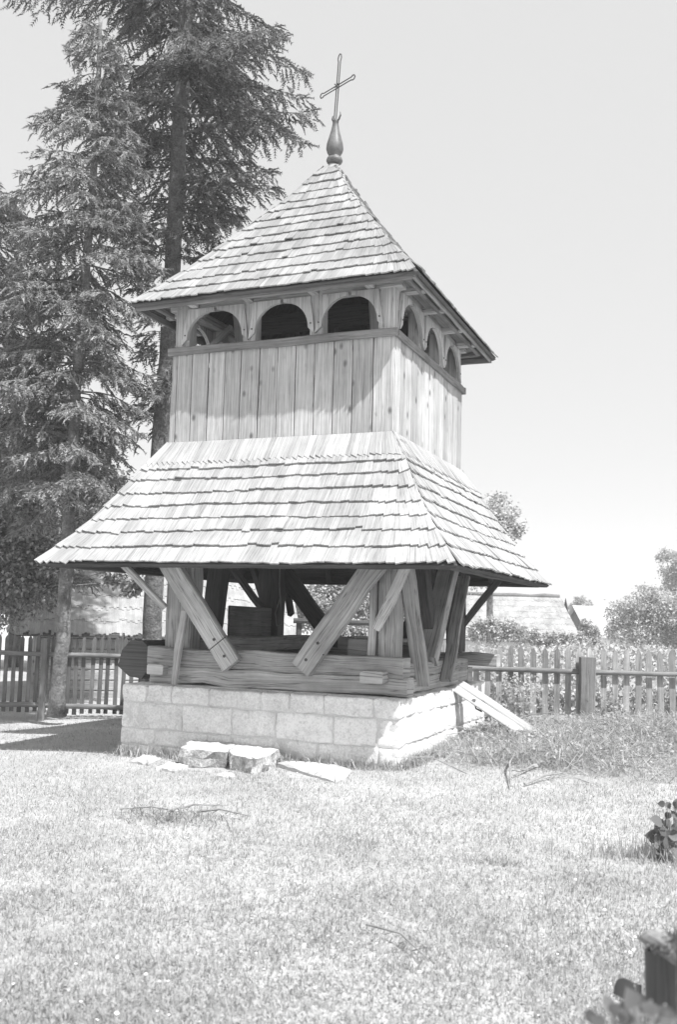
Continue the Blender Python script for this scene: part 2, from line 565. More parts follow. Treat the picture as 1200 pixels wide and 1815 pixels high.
# top paving of the plinth
slab = MB()
y = PY0+0.245
while y < PY1-0.3:
    x = PX0+0.245
    while x < PX1-0.3:
        x2 = min(x+random.uniform(0.45, 0.7), PX1-0.245); y2 = min(y+0.55, PY1-0.245)
        m_ = MB(); m_.beam(((x+x2)/2, y+0.006, 0.672), ((x+x2)/2, y2-0.006, 0.672), x2-x-0.012, 0.05, jit=0)
        m_.build('paving_stone', M_stone, plinth)
        x = x2
    y += 0.55

# --- sill logs
def part(name, p0, p1, w, h, mat, parent=None, **kw):
    lab = kw.pop('label', None)
    b = MB(); b.beam(p0, p1, w, h, **kw)
    return b.build(name, mat, parent or T, label=lab)

SW = 0.24
# front and back logs (along x)
part('sill_log', (-1.50, -1.43, 0.80), (1.70, -1.43, 0.80), SW, 0.19, M_frame, jit=0.008)
part('sill_log', (-1.53, -1.45, 1.01), (1.66, -1.45, 1.01), 0.25, 0.215, M_frame, jit=0.008)
part('sill_log', (-1.55, 1.43, 0.80), (1.62, 1.43, 0.80), SW, 0.19, M_frame, jit=0.008)
part('sill_log', (-1.55, 1.45, 1.01), (2.0, 1.45, 1.01), 0.22, 0.17, M_frame, jit=0.008)
# side logs (along y)
for sx in (-1, 1):
    part('sill_log', (sx*1.50, -1.28, 0.79), (sx*1.50, 1.30, 0.79), 0.22, 0.16, M_frame, jit=0.008)
    part('sill_log', (sx*1.50, -1.30, 0.96), (sx*1.50, 1.32, 0.96), 0.22, 0.15, M_frame, jit=0.008)
# projecting joist ends
part('joist', (1.37, -1.74, 0.905), (1.37, 1.2, 0.905), 0.26, 0.13, M_frame, jit=0.005)
part('joist', (-1.36, -1.66, 0.865), (-1.36, 1.2, 0.865), 0.22, 0.12, M_frame, jit=0.005)
# inner floor beam blocks
part('floor_beam', (0.95, -1.1, 1.17), (0.95, 1.6, 1.17), 0.24, 0.2, M_frame)
part('floor_beam', (-0.75, -1.2, 1.16), (-0.75, 1.6, 1.16), 0.22, 0.18, M_frame)

# --- corner posts
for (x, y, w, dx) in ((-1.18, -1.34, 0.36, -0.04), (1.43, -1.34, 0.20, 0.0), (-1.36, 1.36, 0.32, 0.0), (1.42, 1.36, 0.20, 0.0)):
    part('corner_post', (x+dx*0.2, y, 1.10), (x+dx, y, 3.5), w, 0.26, M_frame if y < 0 else M_dark, upv=(0, 1, 0), ch=0.02, jit=0.008)  # back posts get the tone with shade in it
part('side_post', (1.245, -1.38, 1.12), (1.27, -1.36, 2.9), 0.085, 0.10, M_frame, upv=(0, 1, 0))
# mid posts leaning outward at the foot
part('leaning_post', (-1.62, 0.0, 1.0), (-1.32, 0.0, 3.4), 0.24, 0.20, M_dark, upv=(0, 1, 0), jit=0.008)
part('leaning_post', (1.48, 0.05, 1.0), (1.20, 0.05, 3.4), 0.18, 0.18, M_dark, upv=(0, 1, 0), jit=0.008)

# --- diagonal braces lapped over the sill, on each face
def brace(p0, p1, w, th, mat, upv, parent=T):
    return part('brace', p0, p1, th, w, mat, upv=upv, ch=0.012, jit=0.006)
def lapped(p0, p1, w, th, mat):
    """brace in the front plane with a thinner lap at its foot"""
    p0, p1 = Vector(p0), Vector(p1)
    d = (p0-p1).normalized()
    foot = p1+d*0.0
    b = MB()
    b.beam(p0, p1+d*(-0.0), th, w, upv=d.cross(Vector((0, 1, 0))), jit=0.006, ch=0.01)
    o = b.build('brace', mat, T)
    # the two saw cuts of the halved lap and the pegs
    n = d.cross(Vector((0, 1, 0))).normalized()
    for k in (0.02, 0.19):
        c = p1-d*(-0.0)+(p0-p1).normalized()*(0.06+k)
    for k in (0.13, 0.36):
        c = p1+(p0-p1).normalized()*k
        pg = MB(); pg.tube([c+Vector((0, -th/2-0.012, 0)), c+Vector((0, 0.01, 0))], [0.017, 0.017], 8)
        pg.build('peg', M_dark, o)
    c = p1+(p0-p1).normalized()*0.30
    g = MB(); g.beam(c-n*(w/2+0.004), c+n*(w/2+0.004), 0.02, 0.012, upv=d, jit=0)
    for v in range(len(g.v)):
        x, y, z = g.v[v]; g.v[v] = (x, y-th/2+0.006, z)
    g.build('lap_joint', M_dark, o)
    return o
lapped((-1.34, -1.62, 2.22), (-0.36, -1.62, 0.95), 0.25, 0.10, M_frame)
lapped((1.42, -1.62, 2.20), (0.50, -1.62, 0.95), 0.25, 0.10, M_frame)
# right side face
brace((1.58, -1.42, 2.3), (1.66, -0.86, 0.80), 0.17, 0.10, M_frame, (1, 0, 0))
brace((1.46, 1.05, 2.45), (1.54, -0.28, 1.02), 0.23, 0.16, M_frame, (1, 0, 0))
brace((1.62, 1.05, 2.10), (1.68, 0.02, 0.80), 0.15, 0.05, M_frame, (1, 0, 0))
# left side
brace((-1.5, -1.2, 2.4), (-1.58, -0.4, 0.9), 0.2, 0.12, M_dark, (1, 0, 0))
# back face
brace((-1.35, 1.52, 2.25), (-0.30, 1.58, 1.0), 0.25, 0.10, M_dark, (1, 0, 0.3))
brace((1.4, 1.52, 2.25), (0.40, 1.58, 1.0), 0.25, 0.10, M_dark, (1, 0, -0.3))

# --- struts carrying the lower eaves
def strut(p0, p1, w, mat=M_frame):
    return part('eave_strut', p0, p1, w, w*0.8, mat, upv=(0, 1, 0.3), ch=0.012, jit=0.005)
strut((-1.33, -1.55, 1.58), (-1.85, -2.0, 2.24), 0.085)
strut((1.36, -1.56, 1.42), (1.92, -2.0, 2.30), 0.10)
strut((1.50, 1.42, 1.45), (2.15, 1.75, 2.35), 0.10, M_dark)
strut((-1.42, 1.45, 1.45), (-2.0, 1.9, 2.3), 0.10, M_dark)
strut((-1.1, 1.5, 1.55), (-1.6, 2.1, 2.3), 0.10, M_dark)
part('prop_pole', (-1.08, -1.66, 0.70), (-1.02, -1.62, 1.55), 0.075, 0.07, M_frame, upv=(0, 1, 0), jit=0.006)

# --- low board wall on the left side between the posts
for i, (z0, z1) in enumerate(((1.05, 1.25), (1.26, 1.45), (1.46, 1.63))):
    part('inner_board', (-1.36-0.003*i, 0.08, (z0+z1)/2), (-1.30, 1.62, (z0+z1)/2-0.02), 0.035, z1-z0+0.02, M_trim, jit=0.0)
part('bench_board', (-1.1, 0.3, 1.16), (-0.72, 0.9, 1.16), 0.3, 0.035, M_frame, jit=0.002)
part('floor_beam', (0.02, 0.9, 1.17), (0.02, 1.62, 1.17), 0.24, 0.17, M_frame)
part('floor_beam', (1.10, 0.2, 1.12), (1.10, 0.75, 1.12), 0.14, 0.2, M_frame)
part('floor_beam', (-0.98, -1.1, 1.16), (-0.98, -0.6, 1.16), 0.22, 0.2, M_frame)
part('brace', (-1.48, 0.20, 2.25), (-1.46, 1.35, 1.55), 0.09, 0.09, M_dark, upv=(1, 0, 0), jit=0.006)

# --- lower roof
LOW = [(2.49, 2.045), (2.10, 2.50), (1.80, 2.98), (1.455, 3.58)]
UPP = [(1.84, 5.24), (1.40, 5.73), (0.90, 6.36), (0.42, 6.99), (0.08, 7.53)]

def prof_fn(prof):
    L = [0]
    for a, b in zip(prof, prof[1:]): L.append(L[-1]+math.dist(a, b))
    def f(t):
        s = t*L[-1]
        if s <= 0:
            (r0, z0), (r1, z1) = prof[0], prof[1]; k = s/L[1]
        else:
            i = 0
            while i < len(L)-2 and s > L[i+1]: i += 1
            (r0, z0), (r1, z1) = prof[i], prof[i+1]; k = (s-L[i])/(L[i+1]-L[i])
        return r0+(r1-r0)*k, z0+(z1-z0)*k
    return f, L[-1]

def deck(name, prof, off, mat):
    """the roof boarding: a thick shell under the shingles"""
    V, F = [], []
    rings = []
    for o_ in (0.0, off):
        for r, z in prof:
            rings.append((r-o_*0.8, z-o_*0.75))
    n = len(prof)
    for r, z in rings:
        V += [(-r, -r, z), (r, -r, z), (r, r, z), (-r, r, z)]
    for i in range(n-1):
        for k in range(4):
            k2 = (k+1) % 4
            F.append([i*4+k, i*4+k2, (i+1)*4+k2, (i+1)*4+k])
            b = n*4
            F.append([b+i*4+k, b+(i+1)*4+k, b+(i+1)*4+k2, b+i*4+k2])
    for k in range(4):
        k2 = (k+1) % 4
        F.append([k, n*4+k, n*4+k2, k2])
        F.append([(n-1)*4+k, (n-1)*4+k2, (2*n-1)*4+k2, (2*n-1)*4+k])
    me = new_mesh(name, V, F, mat, [(V[i][0]+V[i][2], V[i][1]) for f in F for i in f])
    return link(name, me, T)

lower_roof = deck('lower_roof', LOW, 0.035, M_dark)
upper_roof = deck('upper_roof', UPP, 0.035, M_dark)

# shingle templates (x across, y up the slope, z out)
def shingle_tpl(kind):
    skew = {'flat': 0.0, 'a': 0.015, 'b': -0.015, 'saw': 0.07}[kind]
    vs = [(-.5, 0+skew, 0), (.5, 0-skew, 0), (.5, 1, 0), (-.5, 1, 0), (-.5, 0+skew, 1), (.5, 0-skew, 1), (.5, 1, .3), (-.5, 1, .3)]
    fs = [(0, 3, 2, 1), (4, 5, 6, 7), (0, 1, 5, 4), (1, 2, 6, 5), (2, 3, 7, 6), (3, 0, 4, 7)]
    uv = []
    for f in fs:
        for i in f: uv.append((vs[i][1]*0.3, vs[i][0]*0.1+(0.01 if vs[i][2] > 0.5 else 0)))
    return vs, fs, uv
TPL = {k: shingle_tpl(k) for k in ('flat', 'a', 'b', 'saw')}

def shingle_field(prof, rows, width, thick, saw_top=False, wav=0.018):
    f, Ltot = prof_fn(prof)
    out = []
    for ri in range(len(rows)-1):
        t0, t1 = rows[ri], rows[ri+1]
        over = 0.35*(t1-t0)+0.02
        tt = min(1.0, t1+over)
        saw = saw_top and ri == len(rows)-2
        for k in range(4):
            ph = [random.uniform(0, 6.28) for _ in range(3)]
            r0, z0 = f(t0); r1, z1 = f(tt)
            s = -r0
            w_ = width*(0.85 if saw else 1)
            while s < r0-0.02:
                w = min(w_*random.uniform(0.7, 1.3), r0-s+0.01)
                if saw: w = w_
                c = s+w/2
                wv = wav*(math.sin(c*1.7+ph[0])+0.6*math.sin(c*4.3+ph[1])+0.35*math.sin(c*11+ph[2]))*0.55+random.gauss(0, 0.0045)
                if random.random() < 0.06: wv += random.uniform(-0.03, 0.035)
                ta = t0+wv/Ltot
                rb, zb = f(ta)
                fr = c/r0
                # shingles fan round the hips
                ct = c-(1 if c > 0 else -1)*(r0-r1)*abs(fr)**5
                lim = r1
                ct = max(-lim, min(lim, ct))
                p0 = Vector((c, -rb, zb)); p1 = Vector((ct, -r1, z1))
                nrm = Vector((0, -(zb-z1), -(rb-r1)))
                sl = Vector((0, rb-r1, z1-zb)).normalized()
                nrm = Vector((0, -sl.z, sl.y))
                if random.random() < 0.02: lift_x = random.uniform(.005, .02)
                else: lift_x = 0
                lift = lift_x + thick*(0.95 + random.uniform(-0.1, 0.5))+0.010
                p0 = p0+nrm*lift; p1 = p1+nrm*0.006
                d = p1-p0; L = d.length
                y = d/L
                x = y.cross(nrm).normalized()
                zz = x.cross(y)
                wt = w*0.985
                M4 = Matrix(((x.x*wt, y.x*L, zz.x*thick, p0.x), (x.y*wt, y.y*L, zz.y*thick, p0.y), (x.z*wt, y.z*L, zz.z*thick, p0.z), (0, 0, 0, 1)))
                M4 = Matrix.Rotation(k*math.pi/2, 4, 'Z') @ M4
                kk = 'saw' if saw else random.choice(('flat', 'a', 'b'))
                cen = M4 @ Vector((0, 0.3, 1))
                nw = Matrix.Rotation(k*math.pi/2, 3, 'Z') @ nrm
                vd = CAM-cen
                area = w*(t1-t0)*Ltot*max(0, nw.dot(vd.normalized()))/vd.length_squared
                out.append((area, kk, M4))
                s += w
    return out

low_rows = [0, .13, .26, .365, .47, .575, .68, .77, .80, 1.0]
rows_l = [0, .13, .26, .365, .47, .575, .68, .77]
fl = shingle_field(LOW, [0, .13, .26, .365, .47, .575, .68, .765, .86], 0.095, 0.017)
fl += shingle_field(LOW, [.81, 1.0], 0.085, 0.016, saw_top=True, wav=0.008)
# drop the hidden doubled part
up_rows = [0, .08, .155, .235, .305, .38, .45, .525, .59, .66, .73, .80, .865, .93, 1.0]
fu = shingle_field(UPP, up_rows, 0.082, 0.015, wav=0.013)
allsh = [(a, kk, M4, 0) for a, kk, M4 in fl]+[(a, kk, M4, 1) for a, kk, M4 in fu]
allsh.sort(key=lambda q: -q[0])
tplme = {}
for wh, mat in ((0, M_shingle_low), (1, M_shingle_top)):
    for kk, (vs, fs, uv) in TPL.items():
        tplme[(kk, wh)] = new_mesh('shingle', vs, fs, mat, uv)
for a, kk, M4, wh in allsh[:300]:
    o = link('shingle', tplme[(kk, wh)], lower_roof if wh == 0 else upper_roof)
    o.matrix_local = M4
for wh, par, mat in ((0, lower_roof, M_shingle_low), (1, upper_roof, M_shingle_top)):
    b = MB()
    for a, kk, M4, w2 in allsh[300:]:
        if w2 != wh: continue
        vs, fs, uv = TPL[kk]
        us = []; i = 0
        ox, oy = random.uniform(0, 60), random.uniform(0, 60)
        for f_ in fs:
            us.append([(q[0]+ox, q[1]+oy) for q in uv[i:i+4]]); i += 4
        b.add([M4 @ Vector(v) for v in vs], fs, us)
    b.build('shingle_covering', mat, par, kind='stuff')

# eave timbers under the lower roof
for k in range(4):
    part('eave_purlin', rotk((-2.36, -2.36, 2.05), k), rotk((2.36, -2.36, 2.05), k), 0.07, 0.07, M_dark, jit=0.003)
    part('eave_purlin', rotk((-2.0, -2.0, 2.36), k), rotk((2.0, -2.0, 2.36), k), 0.11, 0.12, M_dark, jit=0.004)
    for x in (-1.7, -0.85, 0.0, 0.85, 1.7):
        f, _ = prof_fn(LOW)
        part('rafter', rotk((x, -2.34, 2.07), k), rotk((x*0.9, -1.42, 3.34), k), 0.08, 0.09, M_dark, jit=0.003)
part('wall_plate', (-1.5, -1.34, 2.45), (1.6, -1.34, 2.45), 0.2, 0.2, M_dark)
part('wall_plate', (-1.5, 1.36, 2.40), (1.6, 1.36, 2.40), 0.2, 0.2, M_dark)
part('wall_plate', (-1.36, -1.2, 2.45), (-1.36, 1.2, 2.45), 0.2, 0.2, M_dark)
part('wall_plate', (1.36, -1.2, 2.45), (1.36, 1.2, 2.45), 0.2, 0.2, M_dark)

# --- boarded box
WZ0, WZ1 = 3.50, 4.675
edges_front = [-1.455, -1.37, -1.16, -0.93, -0.705, -0.49, -0.245, 0.0, 0.235, 0.475, 0.715, 0.95, 1.20, 1.455]
def rand_edges():
    e = [-1.43]
    while e[-1] < 1.43-0.34: e.append(e[-1]+random.uniform(0.17, 0.26))
    e.append(1.43); return e
for k in range(4):
    ed = edges_front if k == 0 else rand_edges()
    for i in range(len(ed)-1):
        a, b_ = ed[i]+0.005, ed[i+1]-0.005
        c = (a+b_)/2
        yy = -1.455+0.0125+random.uniform(-0.003, 0.004)
        zb = WZ0-random.uniform(0, 0.03)
        m_ = MB()
        m_.beam(rotk((c, yy, zb), k), rotk((c+random.uniform(-.003, .003), yy, WZ1), k), b_-a, 0.025, upv=rotk((0, 1, 0), k), ch=0.004, jit=0.0012)
        m_.build('wall_board', M_plank, T)
    if k % 2 == 0:
        part('rail_board', rotk((-1.495, -1.475, 4.715), k), rotk((1.495, -1.475, 4.715), k), 0.05, 0.095, M_trim, jit=0.003)
    else:
        part('rail_board', rotk((-1.455, -1.475, 4.713), k), rotk((1.445, -1.475, 4.713), k), 0.05, 0.09, M_trim, jit=0.003)
part('gallery_floor', (0, -1.4, 4.25), (0, 1.4, 4.25), 2.8, 0.05, M_dark, jit=0)

# --- gallery posts and arches
ZA, ZB = 4.76, 5.24
pxs = [-1.32, -0.40, 0.47, 1.32]
for k in range(4):
    for i, x in enumerate(pxs):
        if i == 3: continue   # the corner belongs to the next face
        w = 0.17 if i else 0.19
        xx = x if i else -1.34
        yy = -1.36 if i else -1.34
        part('gallery_post', rotk((xx, yy, 4.3), k), rotk((xx, yy, ZB+0.06), k), w, 0.16 if i else 0.19, M_gallery, upv=rotk((0, 1, 0), k), jit=0.003)
    for i in range(3):
        xa = pxs[i]+(0.085 if i else 0.075); xb = pxs[i+1]-(0.085 if i < 2 else 0.075)
        mid = (xa+xb)/2; hw = (xb-xa)/2
        for sgn in (-1, 1):
            pc = pxs[i] if sgn < 0 else pxs[i+1]
            poly = [(pc+ -sgn*0.004, 4.79)]
            e0 = mid+sgn*hw
            for j in range(8):
                t = j/7*math.pi/2
                poly.append((e0 - sgn*(hw-0.02)*(1-math.cos(t)), 4.86+0.335*math.sin(t)))
            poly.append((mid+sgn*0.02, 5.236))
            poly.append((pc-sgn*0.07, 5.236))
            poly.append((pc-sgn*0.035, 5.02))
            o0 = rotk((0, -1.475, 0), k)
            m_ = MB()
            ax = rotk((1, 0, 0), k); nn = rotk((0, 1, 0), k)
            m_.prism(poly, o0, ax, (0, 0, 1), nn, 0.05)
            ab = m_.build('arch_brace', M_gallery, T)
            pg = MB(); c = rotk((pc-sgn*0.05, -1.482, 4.91), k)
            pg.tube([c, c+nn*0.03], [0.010, 0.010], 6)
            pg.build('peg', M_dark, ab)
    # top plate and tie ends
    e = 1.52 if k % 2 == 0 else 1.35
    part('top_plate', rotk((-e, -1.36, 5.30), k), rotk((e, -1.36, 5.30), k), 0.17, 0.12, M_frame, jit=0.004)
    # soffit boards
    for j, rr in enumerate((1.53, 1.66)):
        part('soffit_board', rotk((-rr-0.06, -rr, 5.315+0.0*j), k), rotk((rr-0.065, -rr, 5.315), k), 0.125, 0.02, M_trim, jit=0)
    part('fascia_board', rotk((-1.79, -1.775, 5.215), k), rotk((1.755, -1.775, 5.215), k), 0.03, 0.085, M_trim, jit=0.002)
    part('eave_purlin', rotk((-1.62, -1.64, 5.27), k), rotk((1.6, -1.64, 5.27), k), 0.06, 0.06, M_trim, jit=0.002)
    for x in (-1.15, -0.4, 0.45, 1.15):
        part('joist_end', rotk((x, -1.74, 5.285), k), rotk((x, -1.2, 5.285), k), 0.10, 0.075, M_frame, jit=0.002)
    for x in (-1.2, -0.6, 0.0, 0.6, 1.2):
        part('rafter', rotk((x, -1.66, 5.32), k), rotk((x*0.12, -0.17, 7.17), k), 0.08, 0.09, M_dark, jit=0)
# leaning timbers of the bell frame seen through the arches
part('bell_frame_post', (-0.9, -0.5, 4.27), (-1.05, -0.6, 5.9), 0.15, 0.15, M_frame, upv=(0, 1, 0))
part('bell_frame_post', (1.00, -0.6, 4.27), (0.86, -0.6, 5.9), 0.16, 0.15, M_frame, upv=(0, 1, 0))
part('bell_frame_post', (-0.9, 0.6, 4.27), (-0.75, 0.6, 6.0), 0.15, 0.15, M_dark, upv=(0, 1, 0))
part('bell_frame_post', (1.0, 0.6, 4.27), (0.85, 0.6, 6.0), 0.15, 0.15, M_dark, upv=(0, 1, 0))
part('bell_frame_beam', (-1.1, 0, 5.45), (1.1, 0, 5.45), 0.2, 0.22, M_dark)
m_ = MB(); m_.tube([(-1.2, -1.2, 4.7), (-1.16, -0.95, 4.95), (-1.12, -0.62, 5.25)], [0.045, 0.045, 0.045], 6)
m_.build('curved_brace', M_frame, T)
m_ = MB(); m_.lathe((0.1, 0.05, 4.62), [(0.30, 0.0), (0.29, 0.03), (0.22, 0.12), (0.17, 0.28), (0.15, 0.42), (0.09, 0.5), (0.03, 0.53), (0.03, 0.72)], 20)
m_.build('bell', M_iron, T, smoothf=True)
# unseen sheet added to stop sky light entering the tower interior
part('light_block_floor', (0, -1.4, 3.42), (0, 1.4, 3.42), 2.8, 0.04, M_dark, jit=0)

# --- finial and cross
m_ = MB()
m_.lathe((0.02, 0, 7.47), [(0.14, 0.0), (0.10, 0.06), (0.075, 0.10), (0.075, 0.11)], 20)
m_.build('roof_cap', M_shingle_low, T, smoothf=True)
m_ = MB()
m_.lathe((0.03, 0, 7.60), [(0.06, 0.0), (0.10, 0.015), (0.112, 0.04), (0.10, 0.08), (0.07, 0.095), (0.075, 0.11), (0.105, 0.16), (0.118, 0.21), (0.11, 0.28),
                            (0.085, 0.37), (0.06, 0.46), (0.045, 0.54), (0.038, 0.58), (0.045, 0.60), (0.03, 0.63)], 24)
m_.build('finial', M_metal, T, smoothf=True)
cr = bpy.data.objects.new('cross', None); COL.objects.link(cr); cr.parent = T
cx, cz0, cz1 = 0.04, 8.18, 9.16
def bar(name, a, b, r=0.009):
    m_ = MB(); m_.tube([a, b], [r, r], 6); return m_.build(name, M_iron, cr)
armd = Vector((0.80, 0.0, 0.0)).normalized()
armd = Vector((0.90, -0.435, 0)).normalized()   # the cross is turned on its staff
def rib(pts, r=0.008):
    m_ = MB(); m_.tube(pts, [r]*len(pts), 6); return m_
base = Vector((cx, 0, 0))
m_ = MB()
for s in (-1, 1):
    pts = [base+armd*(0.022*s)+Vector((0, 0, z)) for z in (cz0, 8.5, 8.9, 9.06)]
    pts += [base+armd*(0.036*s)+Vector((0, 0, 9.10)), base+armd*(0.026*s)+Vector((0, 0, 9.15)), base+Vector((0, 0, 9.17))]
    m_.tube(pts, [0.0085]*len(pts), 6)
m_.v = [(x+0.05*(z-8.6), y, z) for x, y, z in m_.v]
m_.build('upright', M_iron, cr)
m_ = MB()
zc = 8.70
for s in (-1, 1):
    for e in (-1, 1):
        pts = [base+armd*(e*q)+Vector((0, 0, zc+s*w)) for q, w in ((0, .020), (0.2, .020), (0.28, .020), (0.31, .034), (0.34, .028), (0.355, 0.0))]
        m_.tube(pts, [0.0085]*len(pts), 6)
m_.build('crossbar', M_iron, cr)
m_ = MB()
for s in (-1, 1):
    m_.tube([base+Vector((0, 0, 8.20)), base+armd*(s*0.05)+Vector((0, 0, 8.21)), base+armd*(s*0.085)+Vector((0, 0, 8.26)), base+armd*(s*0.075)+Vector((0, 0, 8.31))], [0.014, 0.014, 0.011, 0.005], 6)
m_.build('crescent', M_iron, cr)
m_ = MB(); m_.tube([base+Vector((-.028, -.03, zc-.028)), base+Vector((.028, -.03, zc+.028))], [0.008, 0.008], 6)
m_.tube([base+Vector((.028, -.03, zc-.028)), base+Vector((-.028, -.03, zc+.028))], [0.008, 0.008], 6)
m_.build('binding', M_iron, cr)

# ------------------------------------------------------------------ things on and around the plinth
def hewn_log(name, p0, p1, r, mat, label, cat):
    root = empty(name, p0, label, cat)
    p0, p1 = Vector(p0), Vector(p1)
    m_ = MB()
    n = 8
    V, F, U = [], [], []
    d = (p1-p0)
    steps = 6
    prof = [random.uniform(0.85, 1.12) for _ in range(n)]
    for i in range(steps+1):
        c = d*(i/steps)
        for k in range(n):
            t = 2*math.pi*k/n+0.39
            rr = r*prof[k]*(1+random.uniform(-.02, .02))
            V.append(c+Vector((math.cos(t)*rr*0.95, 0, math.sin(t)*rr)))
    for i in range(steps):
        for k in range(n):
            k2 = (k+1) % n
            F.append([i*n+k, (i+1)*n+k, (i+1)*n+k2, i*n+k2]); 
            U.append([(i*.4, k*.15), (i*.4+.4, k*.15), (i*.4+.4, k*.15+.15), (i*.4, k*.15+.15)])
    F.append(list(range(n))); U.append([(V[k][0]*.3, V[k][2]) for k in range(n)])
    F.append([steps*n+k for k in range(n)][::-1]); U.append([(0, 0)]*n)
    m_.add(V, F, U)
    m_.build('trunk', mat, root)
    return root
hewn_log('hewn_log', (-1.81, -1.40, 0.97), (-1.74, 1.3, 0.95), 0.26, M_dark, 'thick dark hewn log lying on the left edge of the stone plinth', 'log')

# rope loop
b_ = MB()
rp = at(495, 1035, 13.6)
b_.tube([rp+Vector((0, 0, 0.35)), rp, rp+Vector((0.02, 0, -0.2)), rp+Vector((-0.05, 0, -0.42)), rp+Vector((-0.02, 0, -0.60)), rp+Vector((0.05, 0, -0.58)), rp+Vector((0.04, 0, -0.35)), rp+Vector((0.01, 0, -0.1))], [0.011]*8, 6)
b_.build('bell_rope', M_rope, None, label='looped bell rope hanging beside the dark back post', cat='rope')

# leaning plank by the right side of the plinth
pl = empty('leaning_plank', (1.80, 0.25, 0.70), 'pale plank leaning from the plinth down to the weeds', 'plank')
a = Vector((1.70, 0.40, 0.735))
q_ = gp(962, 1318, 0.0)
for _ in range(6): q_ = gp(962, 1318, gz(q_.x, q_.y)+.03)
e = Vector((q_.x, q_.y, gz(q_.x, q_.y)+0.03))
org = Vector(pl.location)
d = (e-a).normalized(); sd_ = d.cross(Vector((0, 0, 1))).normalized()
for s, w in ((-0.09, 0.16), (0.085, 0.17)):
    tl_ = (sd_*math.cos(R(24))-sd_.cross(d)*math.sin(R(24)))
    m_ = MB(); m_.beam(a+tl_*s-org, e+tl_*s-org+Vector((0, 0, .02)), w, 0.03, upv=tl_.cross(d), jit=0.002)
    m_.build('board', M_slab if s > 0 else M_plank, pl)
for k in (0.22, 0.75):
    c = a+(e-a)*k-org-Vector((0, 0, 0.03))
    m_ = MB(); m_.beam(c-sd_*0.14, c+sd_*0.14, 0.05, 0.03, jit=0); m_.build('batten', M_trim, pl)
tri = a+(e-a)*0.22-org-Vector((0, 0, 0.05))
m_ = MB(); m_.tube([tri, tri+Vector((0.02, 0.0, -0.09)), tri+Vector((0.10, -0.02, -0.12))], [0.012]*3, 6); m_.build('hook', M_iron, pl)

def flat_stone(pts, z0, th, mat, name, label, cat, group=None):
    """irregular slab from world xy outline"""
    c = sum((Vector(p) for p in pts), Vector((0, 0)))/len(pts)
    bm = bmesh.new()
    n = len(pts)
    ring = []
    fine = []
    for i in range(n):
        a, b2 = Vector(pts[i]), Vector(pts[(i+1) % n])
        for j in range(6):
            q = a+(b2-a)*(j/6)+Vector((random.gauss(0, .012), random.gauss(0, .012)))
            fine.append(q)
    vt = [bm.verts.new((q.x-c.x, q.y-c.y, th+random.gauss(0, .004))) for q in fine]
    vb = [bm.verts.new((q.x-c.x, q.y-c.y, -0.05)) for q in fine]
    ins = [bm.verts.new(((q.x-c.x)*.9, (q.y-c.y)*.9, th+0.012+random.gauss(0, .004))) for q in fine]
    ctr = bm.verts.new((0, 0, th+0.02))
    m = len(fine)
    for i in range(m):
        j = (i+1) % m
        bm.faces.new((vb[i], vb[j], vt[j], vt[i]))
        bm.faces.new((vt[i], vt[j], ins[j], ins[i]))
        bm.faces.new((ins[i], ins[j], ctr))
    bmesh.ops.recalc_face_normals(bm, faces=bm.faces)
    from mathutils import noise
    if th > 0.15:
        bmesh.ops.subdivide_edges(bm, edges=[e_ for e_ in bm.edges if e_.calc_length() > .1], cuts=2, use_grid_fill=True)
        for v in bm.verts:
            k_ = 0.085 if v.co.z < th*0.8 else 0.04
            v.co += Vector((noise.noise(v.co*8), noise.noise(v.co*8+Vector((5, 1, 2))), 0.5*noise.noise(v.co*8+Vector((1, 7, 3)))))*k_
    me = bpy.data.meshes.new(name); bm.to_mesh(me); bm.free()
    me.materials.append(mat); me.materials.append(M_side)
    for p_ in me.polygons:
        if abs(p_.normal.z) < 0.5 and th > 0.15: p_.material_index = 1
    return link(name, me, None, label, cat, group, loc=(c.x, c.y, z0))

z = 0.115
flat_stone([gp(318, 1326, z), gp(400, 1331, z), gp(436, 1311, z), gp(388, 1298, z), gp(352, 1306, z)], -0.1, 0.21, M_slab, 'step_stone',
           'left bright topped stone of the grassy step against the plinth', 'stone')
flat_stone([gp(402, 1332, z), gp(455, 1346, z), gp(503, 1322, z), gp(480, 1306, z), gp(434, 1304, z)], -0.1, 0.205, M_slab, 'step_stone',
           'right bright topped stone of the step with grass on its edge', 'stone')
flat_stone([gp(493, 1351), gp(555, 1372), gp(586, 1352), gp(560, 1345)], -0.065, 0.06, M_slab, 'paving_slab', 'white ground slab just right of the grassy step', 'slab')
flat_stone([gp(556, 1373), gp(598, 1387), gp(628, 1366), gp(588, 1353)], -0.065, 0.06, M_slab, 'paving_slab', 'white ground slab at the foot of the plinth near its right corner', 'slab')
flat_stone([gp(232, 1352, -.1), gp(262, 1358, -.1), gp(285, 1348, -.1), gp(255, 1340, -.1)], -0.12, 0.04, M_slab, 'flat_stone', 'flat pale stone in the grass below the left end of the plinth', 'stone')
flat_stone([gp(278, 1364, -.08), gp(310, 1370, -.08), gp(330, 1361, -.08), gp(300, 1354, -.08)], -0.10, 0.04, M_slab, 'flat_stone', 'flat pale stone in the grass left of the grassy step', 'stone')
flat_stone([gp(386, 1376, -.04), gp(408, 1381, -.04), gp(418, 1375, -.04), gp(398, 1370, -.04)], -0.07, 0.035, M_slab, 'flat_stone', 'small pale stone in the grass in front of the grassy step', 'stone')

